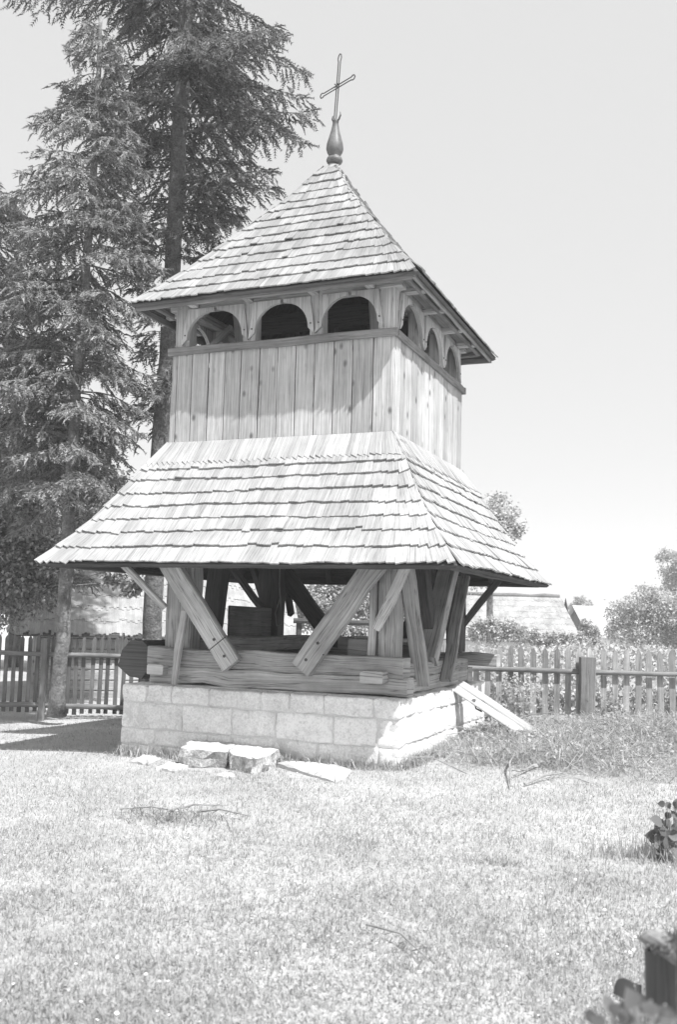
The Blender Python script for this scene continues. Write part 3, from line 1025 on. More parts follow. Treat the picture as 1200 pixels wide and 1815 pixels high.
# ------------------------------------------------------------------ fences
def picket_mesh(w, h, th, seed, mat):
    rs = random.Random(seed)
    hw = w/2
    sk = rs.uniform(-0.01, 0.01)
    poly = [(-hw, 0), (hw*rs.uniform(.9, 1.05), 0), (hw*rs.uniform(.88, 1.0)+sk, h-w*0.9), (hw*0.55+sk, h-w*0.35), (sk, h), (-hw*0.6+sk, h-w*0.4), (-hw*rs.uniform(.88, 1.0)+sk, h-w*0.9)]
    m_ = MB(); m_.prism(poly, (0, -th/2, 0), (1, 0, 0), (0, 0, 1), (0, 1, 0), th)
    return m_.mesh('picket', mat)

def fence(label, pxa, pxb, Da, Db, spacing, pw, ztop, zrail, zbot, mat, posts, group, bottom_rail=True, raggedness=0.02):
    A = at(pxa, 1100, Da); B = at(pxb, 1100, Db)
    A.z = 0; B.z = 0
    root = empty('picket_fence', A, label, 'fence', group)
    d = (B-A); L = d.length; d.normalize()
    ang = math.atan2(d.y, d.x)
    meshes = [picket_mesh(pw, ztop-zbot, 0.025, i*7+len(posts), mat) for i in range(6)]
    n = int(L/spacing)
    nrm = Vector((-d.y, d.x, 0))
    if nrm.dot(fwd) < 0: nrm = -nrm
    for i in range(n+1):
        o = link('picket', random.choice(meshes), root)
        p = d*(i*spacing+random.uniform(-.012, .012))
        o.location = (p.x+nrm.x*0.065, p.y+nrm.y*0.065, zbot+random.uniform(-raggedness, raggedness))
        o.rotation_euler = (random.uniform(-.02, .02), random.uniform(-.018, .018), ang)
    for zr in ([zrail, zbot+0.13] if bottom_rail else [zrail]):
        m_ = MB(); pts = []
        k = 12
        for j in range(k+1):
            pts.append(d*(L*j/k)+Vector((0, 0, zr+random.gauss(0, .008))))
        m_.tube(pts, [0.042+random.uniform(-.005, .005) for _ in pts], 8)
        m_.build('rail', M_rail, root, smoothf=True)
    for px, w, h in posts:
        t = (px-pxa)/(pxb-pxa)
        p = d*(L*t)-nrm*0.1
        part_z = gz(A.x+p.x, A.y+p.y)-0.1
        m_ = MB(); m_.beam((p.x, p.y, part_z), (p.x, p.y, h), w, w*0.9, upv=nrm, ch=0.012, jit=0.004)
        m_.build('post', M_rail, root)
    return root
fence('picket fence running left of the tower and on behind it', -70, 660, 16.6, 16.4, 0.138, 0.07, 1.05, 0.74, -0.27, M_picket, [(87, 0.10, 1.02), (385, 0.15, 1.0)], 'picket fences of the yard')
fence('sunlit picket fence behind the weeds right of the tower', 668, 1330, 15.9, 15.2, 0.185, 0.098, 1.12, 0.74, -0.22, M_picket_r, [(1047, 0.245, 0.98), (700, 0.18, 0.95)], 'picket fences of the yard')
# pole rail further back seen through the tower
rf = empty('pole_rail', at(540, 1180, 20), 'dark pole rail on posts seen through the open tower base', 'rail')
o_ = Vector(rf.location)
m_ = MB(); m_.tube([at(520, 1100, 20)-o_, at(600, 1103, 20)-o_, at(700, 1106, 20)-o_], [0.055]*3, 8); m_.build('rail', M_dark, rf)
for px in (530, 690):
    p = at(px, 1103, 20.08)-o_
    m_ = MB(); m_.tube([p+Vector((0, 0, 0.08)), p+Vector((0, 0, -1.5))], [0.06, 0.06], 8); m_.build('post', M_dark, rf)

# ------------------------------------------------------------------ houses
def slope_patch(mb, e0, e1, r0, r1, rows, rag, th, cols):
    """thatch laid in courses from eave e0-e1 to ridge r0-r1"""
    e0, e1, r0, r1 = map(Vector, (e0, e1, r0, r1))
    nrm = (e1-e0).cross(r0-e0).normalized()
    for i in range(rows):
        t0 = i/rows; t1 = min(1, (i+1.35)/rows)
        for j in range(cols):
            a0, a1 = j/cols, (j+1)/cols
            q = random.gauss(0, rag)
            def P(t, a, o):
                return e0.lerp(r0, t).lerp(e1.lerp(r1, t), a)+nrm*o
            tb = max(-0.03, t0+q)
            V = [P(tb, a0, th), P(tb, a1, th), P(t1, a1, 0.01), P(t1, a0, 0.01), P(tb, a0, -0.02), P(tb, a1, -0.02)]
            ox, oy = random.uniform(0, 50), random.uniform(0, 50)
            mb.add(V, [[0, 1, 2, 3], [4, 5, 1, 0]], [[(ox, oy), (ox, oy+.3), (ox+.6, oy+.3), (ox+.6, oy)], [(ox, oy), (ox, oy+.3), (ox+.05, oy+.3), (ox+.05, oy)]])

def house(name, loc, axis_ang, L, W, zg, zeave, zridge, mats, label, hip=0.0, over=0.35, thatch=True, boards=True, win=True):
    """gabled house; local x along ridge; loc = centre on the ground"""
    root = empty(name, (loc.x, loc.y, zg), label, 'house')
    root.rotation_euler.z = axis_ang
    He, Hr = zeave-zg, zridge-zg
    mw, mr, md = mats
    # walls
    m_ = MB()
    m_.beam((-L/2, 0, He/2), (L/2, 0, He/2), W, He, jit=0, ch=0.01)
    wall = m_.build('wall', mw, root)
    if boards:
        n = max(3, int(He/0.22))
        for i in range(n):
            z = (i+0.5)*He/n
            for s in (-1,):
                m2 = MB(); m2.beam((-L/2-0.02, s*(W/2+0.025), z), (L/2+0.02, s*(W/2+0.025), z), 0.05, He/n-0.02, jit=0.003)
                m2.build('log', mw, wall)
        for x in (-L/2+0.05, -L/6, L/6, L/2-0.05):
            m2 = MB(); m2.beam((x, -W/2-0.07, 0), (x, -W/2-0.07, He), 0.14, 0.05, upv=(0, 1, 0), jit=0.003); m2.build('wall_post', mw, wall)
    # gables
    for s in (-1, 1):
        if hip > 0.9: continue
        k = 7
        for i in range(k):
            y0, y1 = -W/2+W*i/k+0.006, -W/2+W*(i+1)/k-0.006
            def zt(y): return He+(Hr-He)*(1-abs(y)/(W/2))-0.03
            poly = [(y0, He+0.005), (y1, He+0.005), (y1, max(He+.01, zt(y1)))] + ([(0, zt(0))] if y0 < 0 < y1 else []) + [(y0, max(He+.01, zt(y0)))]
            m2 = MB(); m2.prism(poly, (s*(L/2-0.03), 0, 0), (0, 1, 0), (0, 0, 1), (s, 0, 0), 0.03)
            m2.build('gable_board', md, root)
    # roof
    xo = L/2+over; yo = W/2+over
    slope = (Hr-He)/(W/2)
    ze = He-over*slope*0.9
    hx = hip*W*0.5
    m_ = MB()
    rows, cols = (8, 110) if thatch else (1, 1)
    if thatch:
        slope_patch(m_, (-xo, -yo, ze), (xo, -yo, ze), (-xo+hx, 0, Hr+.05), (xo-hx, 0, Hr+.05), rows, 0.012, 0.03, cols)
        slope_patch(m_, (xo, yo, ze), (-xo, yo, ze), (xo-hx, 0, Hr+.05), (-xo+hx, 0, Hr+.05), rows, 0.012, 0.03, cols)
        if hip > 0:
            slope_patch(m_, (xo, -yo, ze), (xo, yo, ze), (xo-hx, -.01, Hr+.05), (xo-hx, .01, Hr+.05), rows, 0.015, 0.04, 24)
            slope_patch(m_, (-xo, yo, ze), (-xo, -yo, ze), (-xo+hx, .01, Hr+.05), (-xo+hx, -.01, Hr+.05), rows, 0.015, 0.04, 24)
        roof = m_.build('roof', mr, root)
        m2 = MB(); m2.tube([(-xo+hx+(2*xo-2*hx)*i/10, 0, Hr+0.06+random.gauss(0, .02)) for i in range(11)], [0.13+random.uniform(-.02, .02) for _ in range(11)], 8)
        m2.build('ridge_roll', M_thatch_d, roof, smoothf=True)
        m3 = MB()
        m3.prism([(-xo, 0), (xo, 0), (xo-hx, 1), (-xo+hx, 1)], (0, -yo, ze), (1, 0, 0), (0, yo, Hr-ze), (0, 0, -1), 0.06)
        m3.prism([(-xo, 0), (xo, 0), (xo-hx, 1), (-xo+hx, 1)], (0, yo, ze), (1, 0, 0), (0, -yo, Hr-ze), (0, 0, -1), 0.06)
        m3.build('roof_boarding', md, roof)
    else:
        n = int(2*xo/0.45)
        rt = bpy.data.objects.new('roof', None); COL.objects.link(rt); rt.parent = root
        for s in (-1, 1):
            for i in range(n):
                x0, x1 = -xo+2*xo*i/n+0.01, -xo+2*xo*(i+1)/n-0.01
                m2 = MB(); m2.prism([(x0, 0), (x1, 0), (x1, 1), (x0, 1)], (0, s*yo, ze), (1, 0, 0), (0, -s*yo, Hr+0.06-ze), (0, 0, 1), 0.04)
                m2.build('roof_panel', mr, rt)
    if win:
        for x in (-L*0.22, L*0.2):
            m2 = MB(); m2.beam((x-0.3, -W/2-0.09, He*0.55), (x+0.3, -W/2-0.09, He*0.55), 0.04, 0.55, jit=0)
            w_ = m2.build('window', M_white, root)
            for q in (-0.13, 0.13):
                m2 = MB(); m2.beam((x+q-0.1, -W/2-0.115, He*0.55), (x+q+0.1, -W/2-0.115, He*0.55), 0.02, 0.42, jit=0, ch=0.001)
                m2.build('pane', M_glass, w_)
    return root

ra = math.atan2(right.y, right.x)
# left farmhouse behind the fence
p = at(275, 1066, 23.5)
house('thatched_farmhouse', p, ra+R(17), 5.6, 3.6, -0.5, 1.35, 3.2, (M_plank, M_thatch, M_dark), 'thatched wooden farmhouse behind the picket fence, seen left of and through the tower', over=0.4, win=False)
# right thatched house
p = at(860, 1086, 57)
house('thatched_cottage', p, ra-R(4), 9.6, 5.0, -1.6, 0.75, 2.95, (M_white, M_thatch, M_dark), 'long low thatched cottage with hipped end beyond the right fence', hip=0.35, over=0.5, boards=False)
p = at(1062, 1090, 84)
house('small_house', p, ra+R(24), 5.0, 3.8, -1.8, 0.6, 2.85, (M_white, M_tin_roof, M_dark), 'small far house with bright roof and dark gable among bushes', over=0.4, thatch=False, boards=False)
m_ = MB(); m_.tube([at(872, 1125, 48), at(873, 1042, 48)], [0.05, 0.04], 6)
m_.build('wooden_pole', M_dark, None, label='thin pole standing in front of the thatched cottage roof', cat='pole')

# ------------------------------------------------------------------ vegetation
def spr_template():
    V, F = [], []
    n = 4
    for i in range(n):
        y = 0.08+0.92*i/n
        for s in (-1, 1):
            b = len(V)
            l = 0.30*(1-0.35*i/n)
            V += [(0, y-0.06, 0), (0, y+0.07, 0), (s*l*0.8, y+l*0.75, random.uniform(-.12, .1))]
            F.append((b, b+1, b+2))
    b = len(V)
    V += [(-0.03, 0, 0), (0.03, 0, 0), (0, 1.12, 0.0)]; F.append((b, b+1, b+2))
    b = len(V)
    V += [(0, 0.05, -0.09), (0, 0.3, 0.12), (0, 1.0, 0.0)]; F.append((b, b+1, b+2))
    return V, F
SPRIG = spr_template()
LEAF = ([(0, 0, 0), (-.34, .42, .08), (.34, .42, .08), (0, 1, -0.05)], [(0, 2, 1), (1, 2, 3)])

def spruce(name, trunk_pts, r0, r1, branches, mat, label, bark, sprig=0.17, dens=1.0, droop=0.5):
    """trunk_pts world points; branches: list of (point, direction xy unit, length)"""
    base = Vector(trunk_pts[0])
    root = empty(name, base, label, 'tree')
    m_ = MB()
    n = len(trunk_pts)
    pts = []; rad = []
    for i in range(n-1):
        for j in range(5):
            t = j/5
            p = Vector(trunk_pts[i]).lerp(Vector(trunk_pts[i+1]), t)
            g = (i+t)/(n-1)
            pts.append(p-base+Vector((random.gauss(0, .008), random.gauss(0, .008), 0)))
            rad.append(r0+(r1-r0)*g)
    pts.append(Vector(trunk_pts[-1])-base); rad.append(r1)
    rad[0] *= 1.35
    m_.tube(pts, rad, 12)
    # root flare
    m_.build('trunk', bark, root, smoothf=True)
    lim = MB()
    P, Y, Z, S = [], [], [], []
    for (p, d, L) in branches:
        p = Vector(p)-base
        d = Vector(d)
        rise = random.uniform(0.0, 0.35)
        k = 8
        pl_ = []
        for i in range(k+1):
            t = i/k
            q = p+d*(L*t)+Vector((0, 0, L*(rise*t-(rise+droop*0.55)*t*t+0.10*t**4)))
            q += Vector((random.gauss(0, .02), random.gauss(0, .02), random.gauss(0, .015)))*min(1, L)
            pl_.append(q)
        lim.tube(pl_, [max(0.004, 0.011*L*(1-t/k)+0.004) for t in range(k+1)], 5)
        side = Vector((-d.y, d.x, 0))
        ns = max(5, int(L*13*dens))
        for i in range(ns):
            t = 0.18+0.82*(i+random.random())/ns
            q = pl_[min(k-1, int(t*k))].lerp(pl_[min(k, int(t*k)+1)], t*k-int(t*k))
            sl = min(0.75, (0.22+0.30*L*(1-t)))*random.uniform(.6, 1.15)
            sg = 1 if i % 2 else -1
            sdir = (side*sg*random.uniform(.6, 1)+d*random.uniform(.35, .8)+Vector((0, 0, -random.uniform(.05, .55)))).normalized()
            m = max(3, int(sl/0.055))
            for j in range(m):
                u = (j+random.random()*.6)/m
                qq = q+sdir*(sl*u)+Vector((0, 0, -0.35*sl*u*u))
                hang = random.uniform(0.1, 1.0)*droop*1.6
                dirv = sdir*random.uniform(.4, 1)+Vector((random.gauss(0, .35), random.gauss(0, .35), -hang))
                P.append(qq); Y.append(dirv)
                Z.append((random.gauss(0, .4), random.gauss(0, .4), 1)); s = sprig*random.uniform(.7, 1.25)
                S.append((s, s, s))
        # tip sprigs
        for j in range(5):
            P.append(pl_[-1]-d*0.04*j); Y.append(d+Vector((random.gauss(0, .4), random.gauss(0, .4), random.uniform(-.6, .2)))); Z.append((0, 0, 1)); S.append((sprig,)*3)
    lim.build('limbs', bark, root, kind='stuff')
    P = np.array([tuple(v) for v in P]); Y = np.array([tuple(v) for v in Y]); Z = np.array(Z); S = np.array(S)
    me = scatter_mesh('crown', SPRIG[0], SPRIG[1], basis_mats(P, Y, Z, S), mat)
    link('crown', me, root)
    return root

def rdir():
    a = random.uniform(0, 2*math.pi)
    return Vector((math.cos(a), math.sin(a), 0))
rh = Vector((right.x, right.y, 0)).normalized(); fh = Vector((fwd.x, fwd.y, 0)).normalized()
def interp(tab, y):
    for (a, va), (b, vb) in zip(tab, tab[1:]):
        if a <= y <= b: return va+(vb-va)*(y-a)/(b-a)
    return tab[0][1] if y < tab[0][0] else tab[-1][1]

def px_tree(name, line, D, r0, r1, n, left, rightt, depthk, mat, label, bark, ytop, ybot, **kw):
    """line: trunk pixels base to top; left/right reach tables in pixels by y"""
    tp = [at(x, y, D) for x, y in line]
    ln = sorted([(y, x) for x, y in line])
    br = []
    for i in range(n):
        y = ytop+(ybot-ytop)*((i+random.random())/n)
        x = interp(ln, y)
        d = rdir()
        c = d.dot(rh)
        reach = interp(rightt, y) if c > 0 else interp(left, y)
        m = (interp(rightt, y)+interp(left, y))/2
        rr = (abs(c)*reach+(1-abs(c))*m*depthk)*D/FPX*random.uniform(.72, 1.08)
        if rr < 0.15: continue
        br.append((at(x, y, D), d, rr))
    return spruce(name, tp, r0, r1, br, mat, label, bark, **kw)

# tall spruce just behind the tower
px_tree('spruce_tree', [(262, 1260), (270, 1100), (283, 800), (303, 520), (317, 250), (329, 0), (335, -200), (340, -420)], 17.6, 0.19, 0.10, 160,
        [(-420, 60), (-150, 240), (0, 285), (120, 235), (300, 170), (450, 110), (600, 60), (900, 50)],
        [(-420, 60), (-150, 200), (0, 240), (110, 255), (200, 290), (300, 215), (400, 120), (450, 60), (600, 40), (900, 30)],
        0.85, M_needle_dark, 'tall spruce with bare scaly trunk rising just behind the left side of the tower', M_bark, -420, 760, dens=1.15, droop=0.45, sprig=.19)
# leaning spruce in front of the fence, mottled trunk
px_tree('spruce_tree', [(100, 1268), (112, 1100), (121, 900), (132, 720), (150, 500), (166, 300), (173, 150), (178, 30)], 15.5, 0.125, 0.03, 205,
        [(30, 25), (150, 85), (310, 150), (450, 165), (600, 190), (750, 230), (900, 200)],
        [(30, 25), (150, 60), (310, 95), (450, 130), (600, 130), (750, 120), (860, 105), (900, 80)],
        0.9, M_needle, 'spruce with pale mottled trunk in front of the left fence', M_bark_pale, 40, 900, dens=1.1, droop=0.6)
px_tree('spruce_tree', [(-60, 1235), (-55, 900), (-50, 700), (-45, 500), (-42, 320)], 19.0, 0.16, 0.04, 170,
        [(300, 20), (500, 120), (700, 170), (1000, 200)],
        [(300, 50), (400, 120), (550, 170), (700, 220), (900, 240), (1050, 200)],
        0.9, M_needle, 'spruce at the left edge of the picture beyond the fence', M_bark, 310, 1000, dens=1.0, droop=0.6)

def leafy(name, base, height, clumps, nleaf, leaf, mat, bark, label, cat='tree', trunk_r=0.12, group=None):
    """clumps: list of (offset from base, radius); leaves spread in clump shells with limbs to each"""
    base = Vector(base)
    root = empty(name, base, label, cat, group)
    tb = MB()
    tb.tube([(0, 0, -0.1), (0.05, 0, height*.25), (-.03, .05, height*.5), (0.02, 0, height*.75)], [trunk_r*1.2, trunk_r, trunk_r*.7, trunk_r*.35], 8)
    for c, r in clumps:
        s = Vector((0, 0, height*random.uniform(.45, .75)))
        c = Vector(c)
        s.z = min(s.z, c.z*.9)
        tb.tube([s, s.lerp(c, .5)+Vector((0, 0, .1*r)), c], [trunk_r*.3, trunk_r*.18, trunk_r*.06], 5)
    tb.build('trunk', bark, root, smoothf=True)
    tot = sum(r**2 for c, r in clumps)
    P, Y, Z, S = [], [], [], []
    for c, r in clumps:
        n = int(nleaf*r*r/tot)
        # sub-clumps give the ragged edge
        k = max(5, int(n/45))
        cc = RNG.normal(size=(k, 3)); cc /= np.linalg.norm(cc, axis=1, keepdims=True)
        cc *= (r*RNG.uniform(.45, 1.0, size=(k, 1)))
        idx = RNG.integers(0, k, n)
        q = cc[idx]+RNG.normal(size=(n, 3))*r*0.17
        P.append(q+np.array(c)); 
        Y.append(q/(np.linalg.norm(q, axis=1, keepdims=True)+1e-6)*0.6+RNG.normal(size=(n, 3))*.6+np.array([0, 0, -.25]))
        Z.append(RNG.normal(size=(n, 3))*.5+np.array([0, 0, 1.0]))
        S.append(np.repeat(leaf*RNG.uniform(.6, 1.3, size=(n, 1)), 3, axis=1))
    P, Y, Z, S = map(np.concatenate, (P, Y, Z, S))
    me = scatter_mesh('crown', LEAF[0], LEAF[1], basis_mats(P, Y, Z, S), mat)
    link('crown', me, root)
    return root

def px_leafy(name, cxp, ybase, D, blobs, nleaf, leaf, mat, label, cat='tree', trunk_r=0.12, group=None, zbase=None):
    """blobs in pixels (x, y, r)"""
    b = at(cxp, ybase, D)
    if zbase is None: zbase = gz(b.x, b.y)
    b.z = zbase
    cl = []
    for x, y, r in blobs:
        q = at(x, y, D)
        cl.append((q-b+fh*random.uniform(-.4, .4)*r*D/FPX, r*D/FPX))
    h = max(c.z for c, r in cl)
    return leafy(name, b, h, cl, nleaf, leaf, mat, M_bark, label, cat, trunk_r, group)

# broadleaf boughs at the left behind the fence
px_leafy('broadleaf_tree', -30, 1200, 18.0, [(20, 1000, 60), (60, 1050, 45), (10, 1070, 45), (70, 960, 50), (110, 1000, 40), (-40, 980, 80), (0, 930, 50), (150, 960, 35), (200, 1010, 30), (235, 1030, 22)], 22000, 0.085, M_leaf,
         'broadleaf tree with bright leaves hanging over the left fence', trunk_r=0.13)
# the dark wood behind on the left
forest = [(20, 850, 90), (110, 800, 95), (200, 870, 80), (60, 960, 80), (160, 960, 75), (230, 930, 55), (-40, 900, 100), (-60, 1020, 100), (40, 1040, 60), (120, 740, 60)]
k_lab = ['dark tall tree in the wood far left behind the spruces', 'dark tree of the wood behind the mottled trunk', 'dark tree of the wood behind the farmhouse roof', 'dark rounded tree of the wood beyond the left edge']
for i, (cx_, D_, bl) in enumerate(((20, 31, [(20, 850, 85), (60, 950, 80), (-20, 940, 90), (30, 1040, 70)]),
                                    (125, 29, [(120, 830, 75), (150, 920, 75), (90, 980, 70), (140, 1040, 55)]),
                                    (225, 33, [(205, 900, 60), (240, 960, 50), (200, 1000, 60), (275, 1000, 50)]),
                                    (-90, 27, [(-90, 800, 120), (-80, 950, 110), (-60, 1040, 80)]))):
    px_leafy('broadleaf_tree', cx_, 1180, D_, bl, 14000, 0.16, M_needle_dark, k_lab[i], trunk_r=0.2, group='trees of the wood at the left', zbase=-0.6)
# trees seen through the tower
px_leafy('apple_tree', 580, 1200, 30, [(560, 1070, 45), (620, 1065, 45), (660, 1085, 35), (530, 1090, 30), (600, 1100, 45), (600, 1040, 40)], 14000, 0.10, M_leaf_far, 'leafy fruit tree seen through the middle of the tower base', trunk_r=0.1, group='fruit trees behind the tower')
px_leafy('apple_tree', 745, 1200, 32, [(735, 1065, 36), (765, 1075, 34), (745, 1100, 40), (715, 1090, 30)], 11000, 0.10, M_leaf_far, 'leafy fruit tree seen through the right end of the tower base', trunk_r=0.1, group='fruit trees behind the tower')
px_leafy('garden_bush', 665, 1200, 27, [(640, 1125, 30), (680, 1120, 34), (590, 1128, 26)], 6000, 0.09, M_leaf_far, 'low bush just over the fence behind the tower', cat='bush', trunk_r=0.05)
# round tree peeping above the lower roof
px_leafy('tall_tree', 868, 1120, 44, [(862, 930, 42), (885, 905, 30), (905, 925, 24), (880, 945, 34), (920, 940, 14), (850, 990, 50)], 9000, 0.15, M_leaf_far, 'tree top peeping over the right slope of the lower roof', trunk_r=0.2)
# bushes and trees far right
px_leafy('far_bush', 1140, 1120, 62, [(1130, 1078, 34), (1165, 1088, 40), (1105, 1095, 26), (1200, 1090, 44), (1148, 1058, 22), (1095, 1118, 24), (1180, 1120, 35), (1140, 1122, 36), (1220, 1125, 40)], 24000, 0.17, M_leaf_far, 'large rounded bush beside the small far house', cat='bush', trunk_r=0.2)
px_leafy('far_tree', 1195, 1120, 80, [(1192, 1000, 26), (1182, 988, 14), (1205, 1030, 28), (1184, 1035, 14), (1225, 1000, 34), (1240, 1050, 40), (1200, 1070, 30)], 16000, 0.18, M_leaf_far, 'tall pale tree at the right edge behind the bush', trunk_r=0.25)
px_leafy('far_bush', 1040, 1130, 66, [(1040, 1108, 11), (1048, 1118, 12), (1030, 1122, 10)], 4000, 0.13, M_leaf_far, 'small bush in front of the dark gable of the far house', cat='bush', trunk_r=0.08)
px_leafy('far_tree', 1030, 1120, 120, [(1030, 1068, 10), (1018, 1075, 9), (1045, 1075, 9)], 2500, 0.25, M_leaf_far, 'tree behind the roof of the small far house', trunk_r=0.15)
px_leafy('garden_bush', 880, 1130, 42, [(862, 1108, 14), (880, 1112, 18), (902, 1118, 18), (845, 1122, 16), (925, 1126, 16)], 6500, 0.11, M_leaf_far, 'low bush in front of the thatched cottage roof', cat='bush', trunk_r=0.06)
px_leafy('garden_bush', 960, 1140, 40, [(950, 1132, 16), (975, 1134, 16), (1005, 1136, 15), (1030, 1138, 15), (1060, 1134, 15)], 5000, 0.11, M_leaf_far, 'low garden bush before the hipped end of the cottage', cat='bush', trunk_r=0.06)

# far wood line along the horizon
def tree_line():
    P, Y, Z, S = [], [], [], []
    n = 26000
    for i in range(n):
        px = random.uniform(-500, 1750)
        D = 230
        y0 = 1092+(px-1000)*0.025
        hgt = 9+5*math.sin(px*.013)+3*math.sin(px*.05+1)+2*math.sin(px*.17)
        y = y0-random.uniform(-6, max(2, hgt))
        q = at(px, y, D+random.uniform(-8, 8))
        P.append(tuple(q)); Y.append((random.gauss(0, 1), random.gauss(0, 1), random.gauss(0, 1))); Z.append((0, 0, 1)); S.append((random.uniform(.8, 1.6),)*3)
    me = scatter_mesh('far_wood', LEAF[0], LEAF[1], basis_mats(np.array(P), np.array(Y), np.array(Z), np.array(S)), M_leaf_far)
    link('far_wood', me, None, 'low line of distant woods along the horizon', None, kind='stuff')
tree_line()

# ------------------------------------------------------------------ grasses
def blades(name, pts, h, w, lean, mat, label, hv=0.5, curl=0.5):
    """pts (N,3) -> bent blades of 3 triangles"""
    N_ = len(pts)
    ang = RNG.uniform(0, 2*np.pi, N_)
    sd = np.stack([np.cos(ang), np.sin(ang), np.zeros(N_)], 1)
    la = RNG.uniform(0, 2*np.pi, N_)
    ld = np.stack([np.cos(la), np.sin(la), np.zeros(N_)], 1)
    H = (h*RNG.uniform(1-hv, 1+hv, N_))[:, None]
    Wd = (w*RNG.uniform(.6, 1.4, N_))[:, None]
    ln = np.abs(RNG.normal(0, 1, N_))[:, None]*np.broadcast_to(np.asarray(lean).reshape(-1, 1), (N_, 1))
    upv = np.array([0, 0, 1.0])
    mid = pts+upv*H*.55+ld*H*ln*.45
    tip = pts+upv*H*(1-np.minimum(ln*curl, 0.85))+ld*H*ln*1.2
    a = pts-sd*Wd/2; b = pts+sd*Wd/2
    c = mid-sd*Wd*.4; d = mid+sd*Wd*.4
    V = np.stack([a, b, c, d, tip], 1).reshape(-1, 3)
    F = np.array([[0, 1, 3], [0, 3, 2], [2, 3, 4]], dtype=np.int32)
    F = (F[None]+(np.arange(N_, dtype=np.int32)*5)[:, None, None]).reshape(-1, 3)
    me = raw_mesh(name, V, F, mat)
    return link(name, me, None, label, None, kind='stuff')

gzv = np.vectorize(gz)
def wedge(n, d0, d1, lo=-0.46, hi=0.46, power=1.0):
    """points in the field of view, density falling with distance"""
    u = RNG.uniform(0, 1, n)
    D = d0*(d1/d0)**(u**power)
    s = RNG.uniform(lo, hi, n)
    f2 = np.array([fh.x, fh.y]); r2 = np.array([rh.x, rh.y])
    xy = np.array([CAM.x, CAM.y])+D[:, None]*f2+(s*D)[:, None]*r2
    return xy, D
def inside_plinth(x, y):
    return (x > PX0-0.01) & (x < PX1+0.01) & (y > PY0-0.01) & (y < PY1+0.01)
SLABS = [(gp(560, 1367), 0.36), (gp(410, 1320, .14), 0.6), (gp(258, 1349, -.1), .2), (gp(304, 1362, -.1), .2)]
xy, D = wedge(290000, 2.6, 19)
ok = ~inside_plinth(xy[:, 0], xy[:, 1])
for c, r in SLABS:
    ok &= (xy[:, 0]-c.x)**2+(xy[:, 1]-c.y)**2 > r*r*0.8
xy, D = xy[ok], D[ok]
zz = gzv(xy[:, 0], xy[:, 1])
pat = 0.6+0.55*np.sin(xy[:, 0]*2.1+np.sin(xy[:, 1]*1.7))*np.sin(xy[:, 1]*1.9+1.3*np.sin(xy[:, 0]*.9))
pts = np.stack([xy[:, 0], xy[:, 1], zz-0.004], 1)
pat2 = np.sin(xy[:, 0]*5.3+2*np.sin(xy[:, 1]*2.9))*np.sin(xy[:, 1]*4.4+2*np.sin(xy[:, 0]*3.1))
thin = RNG.uniform(0, 1, len(pts)) < np.clip(0.62+pat*0.25+pat2*0.2, 0.25, 1)
hpat = (0.030+0.006*pat+0.003*pat2)[thin]
blades('grass', pts[thin], np.clip(hpat, .016, .055), 0.0048, 0.85, M_grass, 'short dry sunlit grass of the churchyard')
bl = bpy.data.objects['grass'].data
# small broad clover leaves and dry bits between the blades
xy, D = wedge(26000, 2.6, 16)
ok = ~inside_plinth(xy[:, 0], xy[:, 1]); xy, D = xy[ok], D[ok]
P = np.stack([xy[:, 0], xy[:, 1], gzv(xy[:, 0], xy[:, 1])+RNG.uniform(0.004, 0.03, len(xy))], 1)
n = len(P)
S = np.repeat(RNG.uniform(.008, .020, size=(n, 1)), 3, axis=1)
me = scatter_mesh('clover', LEAF[0], LEAF[1], basis_mats(P, RNG.normal(size=(n, 3))*np.array([1, 1, .3]), np.array([0, 0, 1.0])+RNG.normal(size=(n, 3))*.35, S), M_grass)
link('clover', me, None, 'small clover and plantain leaves among the grass', kind='stuff')
# white flowers
xy, D = wedge(380, 3.2, 10)
P = np.stack([xy[:, 0], xy[:, 1], gzv(xy[:, 0], xy[:, 1])+0.045], 1); n = len(P)
FL = ([(0, 0, .15)]+[(math.cos(a*math.pi/3), math.sin(a*math.pi/3), 0) for a in range(6)], [(0, i+1, (i+1) % 6+1) for i in range(6)])
S = np.repeat(RNG.uniform(.004, .009, size=(n, 1)), 3, axis=1)
me = scatter_mesh('clover_flowers', FL[0], FL[1], basis_mats(P, RNG.normal(size=(n, 3))*np.array([1, 1, .2]), np.array([0, 0, 1.0])+RNG.normal(size=(n, 3))*.3, S), M_flower)
link('clover_flowers', me, None, 'tiny white flowers dotted through the short grass', kind='stuff')

# tall grass along plinth and fence
def ring_pts(segs, n, wid):
    out = []
    for (x0, y0, x1, y1, k) in segs:
        t = RNG.uniform(0, 1, int(n*k)); a = RNG.normal(0, wid, len(t))
        dx, dy = x1-x0, y1-y0; L = math.hypot(dx, dy)
        out.append(np.stack([x0+dx*t-dy/L*np.abs(a), y0+dy*t+dx/L*np.abs(a)], 1))
    q = np.concatenate(out)
    q = q[~inside_plinth(q[:, 0], q[:, 1])]
    return np.stack([q[:, 0], q[:, 1], gzv(q[:, 0], q[:, 1])-.005], 1)
st = gp(500, 1340)
segs = [(PX1+.1, PY0-.02, PX0, PY0-.02, .5), (PX1+.02, PY1, PX1+.02, PY0, 1.0), (0.55, -1.9, -0.1, -1.9, .55), (PX0-.02, PY0, PX0-.02, PY1, .4)]
tall = ring_pts(segs, 1800, 0.06)
blades('grass_tufts', tall, 0.12, 0.011, 0.6, M_weed, 'longer grass growing along the foot of the plinth', hv=.6)
